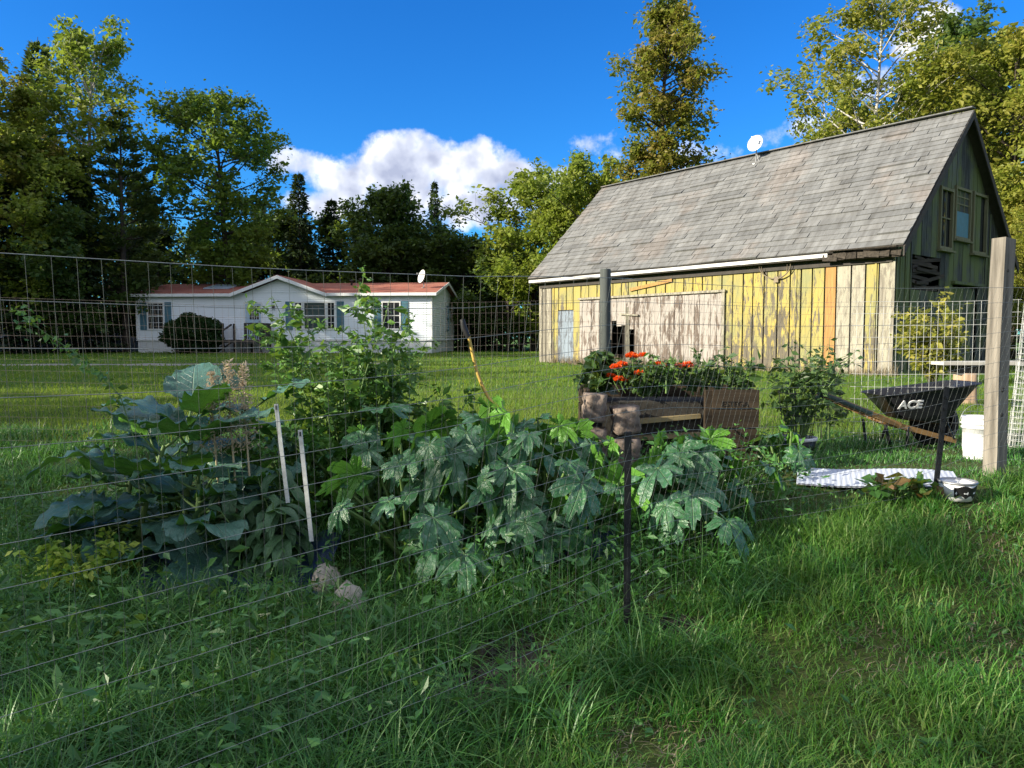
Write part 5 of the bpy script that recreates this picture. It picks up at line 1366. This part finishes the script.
# ------------------------------------------------------------------ potted plant in a wire cage
pb = P(800, 338, 6.0); pb[2] = gz(pb[0], pb[1]) - .02
o = thing('plant_pot', 'black plant pot with a pale rim under the caged plant', 'pot', pb); mb = MB(); mb.lathe([(0, .0), (.115, 0), (.145, .11), (.128, .11), (.125, .085), (0, .085)], n=24); mb.build('body', M['black'], o); mb = MB(); mb.lathe([(.143, .102), (.152, .104), (.152, .128), (.14, .13), (.138, .104)], n=24); mb.build('rim', M['potrim'], o)
o = thing('wire_cage', 'round dark wire cage standing in the black pot', 'plant cage', pb + (0, 0, .088)); mb = MB(); a = np.linspace(0, 6.2832, 25)
for z, r in ((.06, .12), (.22, .14), (.4, .16)): mb.tube(np.stack((r * np.cos(a), r * np.sin(a), z + 0 * a), -1), .003, 4, cap=False)
mb.build('hoops', M['stake'], o); 
for k in range(6):
    q = k * 1.05; mb = MB(); mb.tube([(.108 * math.cos(q), .108 * math.sin(q), 0), (.162 * math.cos(q), .162 * math.sin(q), .42)], .003, 4); mb.build('leg', M['stake'], o)
leafy(0, 0, .8, .3, 13, 760, .062, 330, 'pepper_bush', 'bushy dark green plant in the caged black pot', 'plant', 'pepper', b=pb + (0, 0, .08), lean=.22, aspect=.5, zmin=.24)
leafy(0, 0, .5, .2, 6, 260, .06, 331, 'pepper_bush', 'smaller dark leafy plant behind the caged one before the barn wall', 'plant', 'pepper', b=plant_at(826, 6.4) + (0, 0, .3), lean=.15) if False else leafy(826, 6.5, .92, .22, 7, 330, .06, 331, 'pepper_bush', 'smaller dark leafy plant behind the caged one before the barn wall', 'plant', 'pepper', lean=.12)
# white panel on the grass
a = G(797, 480); b = G(958, 490); mb = MB(); dv = b - a; L = np.linalg.norm(dv[:2]); az = math.atan2(dv[1], dv[0])
o = thing('white_panel', 'white ribbed panel lying flat on the grass before the wheelbarrow', 'panel', ((a[0] + b[0]) / 2, (a[1] + b[1]) / 2, float(gz((a[0] + b[0]) / 2, (a[1] + b[1]) / 2)) + .05), az); o.rotation_euler = (.1, -.03, az)
U = np.linspace(-1, 1, 301); Vv = np.array((-1, 1.)); zz = .0011 * np.sin(U * 95); 
top_ = np.stack([np.stack((U * L / 2, 0 * U + v_ * .2, zz + .01 * np.sin(U * 3)), -1) for v_ in Vv]); mb.grid(top_, 0, False); mb.grid(top_ - (0, 0, .008), 0, False); mb.build('sheet', M['board'], o)
# strawberry clump
g = np.random.default_rng(340); b0 = G(893, 503); o = thing('strawberry_plant', 'low leafy clump with reddish leaves in front of the white panel', 'strawberry', b0); S = MB(); cs = []
for i in range(26):
    a = g.uniform(0, 6.28); r = g.uniform(.03, .24); t_ = np.array((math.cos(a) * r, math.sin(a) * r * .7, g.uniform(.05, .15))); S.tube([(0, 0, 0), t_ * (.5, .5, .8), t_], [.003, .003, .002], 4)
    for k in range(5): cs.append(t_ + g.normal(0, .022, 3))
S.build('stem', M['stem'], o); K = MB(); V, f = leaf_quads(np.array(cs), .07, 341, .8, 1.5, 0); K.add(V, f); K.build('foliage', M['strawb'], o)
# small pot
b0 = G(957, 501); b0[2] = gz(b0[0], b0[1]) + .01
o = thing('small_tub', 'small white and black plastic tub by the foot of the far stake', 'tub', b0, .3); mb = MB(); mb.lathe([(0, 0), (.075, 0), (.09, .05), (.099, .1), (.09, .1), (.082, .05), (.07, .012), (0, .012)], n=28); mb.build('body', M['bucket'], o); mb = MB(); mb.lathe([(.0985, .098), (.104, .1), (.104, .112), (.094, .112), (.091, .1)], n=28); mb.build('rim', M['greymetal'], o)
mb = MB(); aa = np.linspace(-2.6, -.6, 22); lo = .015 + .02 * np.abs(np.sin(aa * 5)); hi = .09 - .006 * np.sin(aa * 7)
rr = lambda z: np.interp(z, [0, .05, .1], [.0765, .0915, .1005]); mb.grid(np.stack((np.stack((rr(lo) * np.cos(aa), rr(lo) * np.sin(aa), lo), -1), np.stack((rr(hi) * np.cos(aa), rr(hi) * np.sin(aa), hi), -1)))); mb.build('print', M['black'], o)
mb = MB(); mb.lathe([(0, .045), (.08, .045)], n=20); mb.build('soil', M['soil'], o)
# bucket
b0 = P(984, 338, 5.45); b0[2] = gz(b0[0], b0[1]) - .01
o = thing('bucket', 'white plastic bucket with a dark printed mark behind the corner post', 'bucket', b0, 0); mb = MB(); mb.lathe([(0, 0), (.118, 0), (.122, .01), (.136, .27), (.147, .272), (.147, .283), (.139, .285), (.14, .305), (.15, .307), (.15, .318), (.141, .32), (.143, .36), (.148, .362), (.147, .37), (.138, .37), (.13, .1), (.12, .015), (0, .015)], n=32); mb.build('body', M['bucket'], o)
mb = MB(); aa = np.linspace(-.1, math.pi + .1, 20); mb.tube(np.stack((.152 * np.cos(aa), .05 + 0 * aa, .3 - .0 * aa + .17 * np.sin(aa)), -1) * (1, 1, 1), .0022, 5); mb.build('handle', M['greymetal'], o)
mb = MB(); aa = np.linspace(-1.5, -1.28, 6); zl = np.array((.05, .09, .13, .2)); mb.grid(np.array([np.stack((np.interp(z, [.01, .27], [.1235, .1375]) * np.cos(aa + .03 * i), np.interp(z, [.01, .27], [.1235, .1375]) * np.sin(aa + .03 * i), z + 0 * aa), -1) for i, z in enumerate(zl)])); mb.build('print', M['black'], o); o.scale = (.86, .86, .86)

# ------------------------------------------------------------------ wheelbarrow
wd_ = 6.15
base = P(925, 338, wd_); gzw = float(gz(base[0], base[1])); base[2] = gzw
wb = thing('wheelbarrow', 'black wheelbarrow with wooden handles and white lettering on its tray', 'wheelbarrow', base)
def W(px, py, dy=0.): return P(px, py, wd_ - .25 + dy) - base
tl, trr = W(889, 397), W(985, 385); bl_, br_ = W(908, 420), W(953, 427)
hw = .25; hb = .16
rim = np.array([(tl[0], -hw, tl[2]), (trr[0], -hw * .9, trr[2]), (trr[0], hw * .9, trr[2]), (tl[0], hw, tl[2])]); bt = np.array([(bl_[0], -hb, bl_[2]), (br_[0], -hb * .9, br_[2]), (br_[0], hb * .9, br_[2]), (bl_[0], hb, bl_[2])])
def ring(a, b, t, n=6):     # rounded rectangle between the two outlines
    q = a + (b - a) * t; out = []
    for i in range(4):
        p0, p1, p2 = q[i - 1], q[i], q[(i + 1) % 4]
        e0 = p1 + (p0 - p1) * .18; e1 = p1 + (p2 - p1) * .18
        for k in range(n): s_ = k / (n - 1); out.append((1 - s_) ** 2 * e0 + 2 * s_ * (1 - s_) * p1 + s_ ** 2 * e1)
    return np.array(out)
rings = [ring(rim * (1.04, 1.05, 1), bt, -.015), ring(rim * (1.04, 1.05, 1), bt, -.05), ring(rim, bt, -.03)] + [ring(rim, bt, t_) for t_ in (.1, .35, .6, .85, .97)]
fl_ = rings[-1]; c = fl_.mean(0); rings += [c + (fl_ - c) * k + (0, 0, -.012) for k in (.9, .5, .02)]
Rg = np.array(rings); Rg = np.concatenate((Rg, Rg[:, :1]), 1); mb = MB(); mb.grid(Rg); mb.build('tray', M['tray'], wb)
# lettering on the near side of the tray
sl = math.atan2(hw - hb, tl[2] - bl_[2]); lc = W(911, 404); tside = (tl[2] - lc[2]) / (tl[2] - bl_[2]); ly = -(hw + (hb - hw) * tside) - .013
o = text_mesh('lettering', 'ACE', .1, 'whiteletter', (lc[0], ly, lc[2] - .035), (R(90) + sl, 0, 0), wb, .003, .003); o.rotation_euler = (R(90) + sl * 1., R(-2), 0)
for sg in (-1, 1):
    h0 = W(820, 394) if sg < 0 else W(842, 396); h1 = W(905, 424); y0, y1 = sg * .3, sg * .17
    ha = np.array((h0[0], y0, h0[2])); hbv = np.array((h1[0], y1, h1[2] - .02)); nose = W(962, 444); nv = np.array((nose[0] + .05, sg * .07, nose[2]))
    mb = MB(); mb.beam(ha, hbv, .038, .042); mb.beam(hbv + (-.02, 0, .002), nv, .036, .04); mb.build('handle', M['handlegreen' if False else 'handle'], wb)
    mb = MB(); mb.tube([ha + (ha - hbv) * .01, ha + (hbv - ha) * .62 if sg < 0 else ha + (hbv - ha) * .2], .027, 10); mb.build('grip', M['handlegreen'], wb)
    mb = MB(); q = W(889, 424); q2 = W(893, 470); mb.tube([(q[0], sg * .19, q[2] - .01), (q2[0], sg * .22, -.01), (q2[0] + .12, sg * .22, -.01), (q[0] + .2, sg * .16, q[2] - .03)], .012, 8); mb.build('leg', M['stake'], wb)
    mb = MB(); q = W(960, 425); mb.tube([(q[0] - .03, sg * .12, q[2]), (nv[0] - .02, sg * .09, nv[2] + .02)], .01, 6); mb.build('brace', M['stake'], wb)
wc = W(951, 447); wc = np.array((wc[0], 0, .19)); mb = MB(); pr = [(.13, -.045), (.17, -.05), (.19, -.03), (.195, 0), (.19, .03), (.17, .05), (.13, .045)]
mb.lathe(pr, n=28); mb.v[0] = mb.v[0][:, [0, 2, 1]] + wc; tw = mb.build('wheel', M['rubber'], wb)
mb = MB(); mb.lathe([(.0, -.03), (.03, -.03), (.05, -.012), (.13, -.025), (.13, .025), (.05, .012), (.03, .03), (0, .03)], n=24); mb.v[0] = mb.v[0][:, [0, 2, 1]] + wc; mb.tube([wc + (0, -.12, 0), wc + (0, .12, 0)], .009, 8); mb.build('rim', M['stake'], tw)

# ------------------------------------------------------------------ stump table and the bush by the barn
b0 = P(968, 338, 10.0); b0[2] = gz(b0[0], b0[1]) - .03; zt = P(968, 373, 10.)[2] - b0[2]
st_ = thing('stump', 'sunlit cut tree stump beneath a pale plank', 'stump', b0); mb = MB(); a = np.linspace(0, 6.2832, 29); rr = .135 + .012 * np.sin(a * 3) + .01 * np.sin(a * 5 + 1)
lv = [(0., 1.12), (.1, 1.02), (.3, 1.), (zt - .005, 1.), (zt, .97), (zt, .02)]; mb.grid(np.array([np.stack((rr * k * np.cos(a), rr * k * np.sin(a), z + 0 * a), -1) for z, k in lv])); mb.build('body', M['stump'], st_)
zp = P(968, 363, 10.)[2]; sp2 = P(938, 363, 9.95); ep = P(1019, 363, 9.95)
o = thing('plank_bench', 'pale plank bench top laid above the stump by the barn', 'bench', (b0[0], b0[1], b0[2] + zt)); q = np.array(o.location)
mb = MB(); mb.box(((sp2[0] + ep[0]) / 2 - q[0], -.03, zp - q[2] + .0), (ep[0] - sp2[0], .3, .045)); mb.build('top', M['plank'], o); mb = MB(); mb.box((0.06, 0, (zp - .022 - q[2]) / 2), (.5, .2, zp - .022 - q[2])); mb.build('support', M['darktrim'], o)
bb = P(934, 338, 15.3); bb[2] = gz(bb[0], bb[1]) - .03
leafy(0, 0, 1.75, .85, 26, 3600, .11, 350, 'bush', 'yellowing leafy bush in front of the dark barn gable', 'bush', 'sunbush', 'stemdark', b=bb, lean=.32, aspect=.6)
g = np.random.default_rng(351); K = MB(); n = 2600; s_ = g.uniform(-.2, 12.5, n); of = np.abs(g.normal(0, .22, n)) + .06; xy = BARN_O + BY[None] * s_[:, None] - BX[None] * of[:, None]
V, f = blades(xy[:, 0], xy[:, 1], g.uniform(.12, .42, n) * (.4 + 1.1 * vnoise(s_, s_ * 0, .9, 50)), np.full(n, .013), .5, 352, 3); K.add(V, f, 0, True); tag(K.build('wall_weeds', M['thatch']), 'dry grass and weeds along the foot of the barn wall', 'weeds', kind='stuff')
# ------------------------------------------------------------------ sky, clouds, sun, camera
SUN_EL, SUN_AZ = R(22), math.atan2(-.95, -.3)      # azimuth measured from +Y towards +X
w_ = bpy.data.worlds.new('World'); scene.world = w_; w_.use_nodes = True
t = NT.__new__(NT); t.t = w_.node_tree; t.t.nodes.clear(); t.m = None
t.out = t.t.nodes.new('ShaderNodeOutputWorld')
sky = t.n('TexSky', sky_type='NISHITA'); sky.sun_disc = False; sky.sun_elevation = SUN_EL; sky.sun_rotation = SUN_AZ; sky.air_density = 1.0; sky.dust_density = .25; sky.ozone_density = 2.5
hs = t.n('HueSaturation', i_Saturation=SKY_SAT); t.l(sky.outputs[0], hs.inputs['Color'])
skyc = t.mix(1.0, hs.outputs[0], SKY_TINT, 'MULTIPLY')
bg = t.n('Background', i_Strength=SKY_STR); t.l(skyc, bg.inputs[0])
tc = t.n('TexCoord').outputs['Generated']; sx = t.n('SeparateXYZ'); t.l(tc, sx.inputs[0])
az = t.math('ARCTAN2', sx.outputs[0], sx.outputs[1]); el = t.math('ARCSINE', sx.outputs[2])
def cl_shape(px, py, rx, ry):
    a = math.atan((px - 512) / F); e = math.atan((338 - py) / F * math.cos(a)); ra = rx / F * math.cos(a) ** 2; re = ry / F * math.cos(a)
    dx = t.math('DIVIDE', t.math('SUBTRACT', az, a), ra); dy = t.math('DIVIDE', t.math('SUBTRACT', el, e), re)
    return t.math('SUBTRACT', 1., t.math('ADD', t.math('MULTIPLY', dx, dx), t.math('MULTIPLY', dy, dy)))
shp = None
for e_ in ((400, 176, 74, 34), (452, 174, 88, 36), (532, 182, 58, 24), (350, 186, 50, 28), (445, 206, 140, 26), (325, 206, 50, 18), (292, 166, 34, 14, .55), (470, 222, 60, 14, .6), (916, 62, 40, 46, .7), (868, 90, 46, 20, .6), (788, 141, 40, 16, .45), (702, 162, 34, 16, .4), (592, 150, 34, 14, .35), (568, 188, 40, 16, .5), (1120, 60, 70, 60), (-120, 150, 120, 50), (1400, 120, 150, 50)):
    q = t.math('MULTIPLY', cl_shape(*e_[:4]), 1. if len(e_) == 4 else e_[4]); q = t.math('MAXIMUM', q, -1.5); shp = q if shp is None else t.math('MAXIMUM', shp, q)
def fb(scale, det, off=(0, 0, 0)):
    mp = t.n('Mapping'); mp.inputs['Location'].default_value = off; t.l(tc, mp.inputs[0]); return t.noise(mp.outputs[0], scale, det, .58)
n1 = fb(17, 8); s1 = fb(13, 3.5); s2 = fb(13, 3.5, (.016, 0, -.014)); n3 = fb(6, 3)
dens = t.math('ADD', t.math('MULTIPLY', shp, .55), t.math('MULTIPLY', t.math('SUBTRACT', n1, .5), 1.75))
back = t.math('ADD', t.math('ADD', t.math('SUBTRACT', t.math('MULTIPLY', sx.outputs[1], -.6), .1), t.ramp(sx.outputs[2], [(.48, (0, 0, 0)), (.7, (1, 1, 1))])), t.math('MULTIPLY', t.math('SUBTRACT', n3, .5), 1.2))   # unseen cloud banks added behind and above the camera to brighten the shade
dens = t.math('MAXIMUM', dens, back)
alpha = t.ramp(dens, [(.0, (0, 0, 0)), (.42, (1, 1, 1))], 'EASE')
# sunlit side: where the cloud thins toward the sun it is white, deep inside and low it is grey
lit = t.math('ADD', t.math('MULTIPLY', t.math('SUBTRACT', s1, s2), 3.2), t.math('SUBTRACT', .93, t.math('MULTIPLY', dens, .95)))
lowf = t.ramp(el, [(.14, (0, 0, 0)), (.26, (1, 1, 1))])
lit = t.math('ADD', lit, t.math('MULTIPLY', t.math('SUBTRACT', lowf, .5), .45), True)
cc = t.ramp(lit, [(0, (.36, .4, .54)), (.45, (.56, .6, .72)), (1, (.97, .96, .97))])
bgc = t.n('Background', i_Strength=CLOUD_STR); t.l(cc, bgc.inputs[0])
ms = t.n('MixShader'); t.l(alpha, ms.inputs[0]); t.l(bg.outputs[0], ms.inputs[1]); t.l(bgc.outputs[0], ms.inputs[2]); t.l(ms.outputs[0], t.out.inputs[0])
sd = bpy.data.lights.new('Sun', 'SUN'); sd.energy = SUN_STR; sd.angle = R(.53); sd.color = (1, .9, .72)
so = bpy.data.objects.new('Sun', sd); col.objects.link(so)
sdir = Vector((math.sin(SUN_AZ) * math.cos(SUN_EL), math.cos(SUN_AZ) * math.cos(SUN_EL), math.sin(SUN_EL)))
so.rotation_euler = sdir.to_track_quat('Z', 'Y').to_euler(); so.location = (-20, 0, 30)
cam = bpy.data.cameras.new('Camera'); cam.sensor_width = 36; cam.lens = F * 36 / 1024; cam.clip_end = 4000; cam.clip_start = .05
co = bpy.data.objects.new('Camera', cam); col.objects.link(co); co.location = (0, 0, CZ); co.rotation_euler = (math.pi / 2 - PITCH, 0, 0); scene.camera = co
scene.view_settings.view_transform = 'Standard'; scene.view_settings.look = 'None'; scene.view_settings.exposure = EXPO; scene.view_settings.gamma = 1; scene.view_settings.use_curve_mapping = False
scene.render.engine = 'CYCLES'; c = scene.cycles; c.use_denoising = True; c.max_bounces = 6; c.diffuse_bounces = 3; c.glossy_bounces = 2; c.transmission_bounces = 3; c.transparent_max_bounces = 8; c.caustics_reflective = False; c.caustics_refractive = False
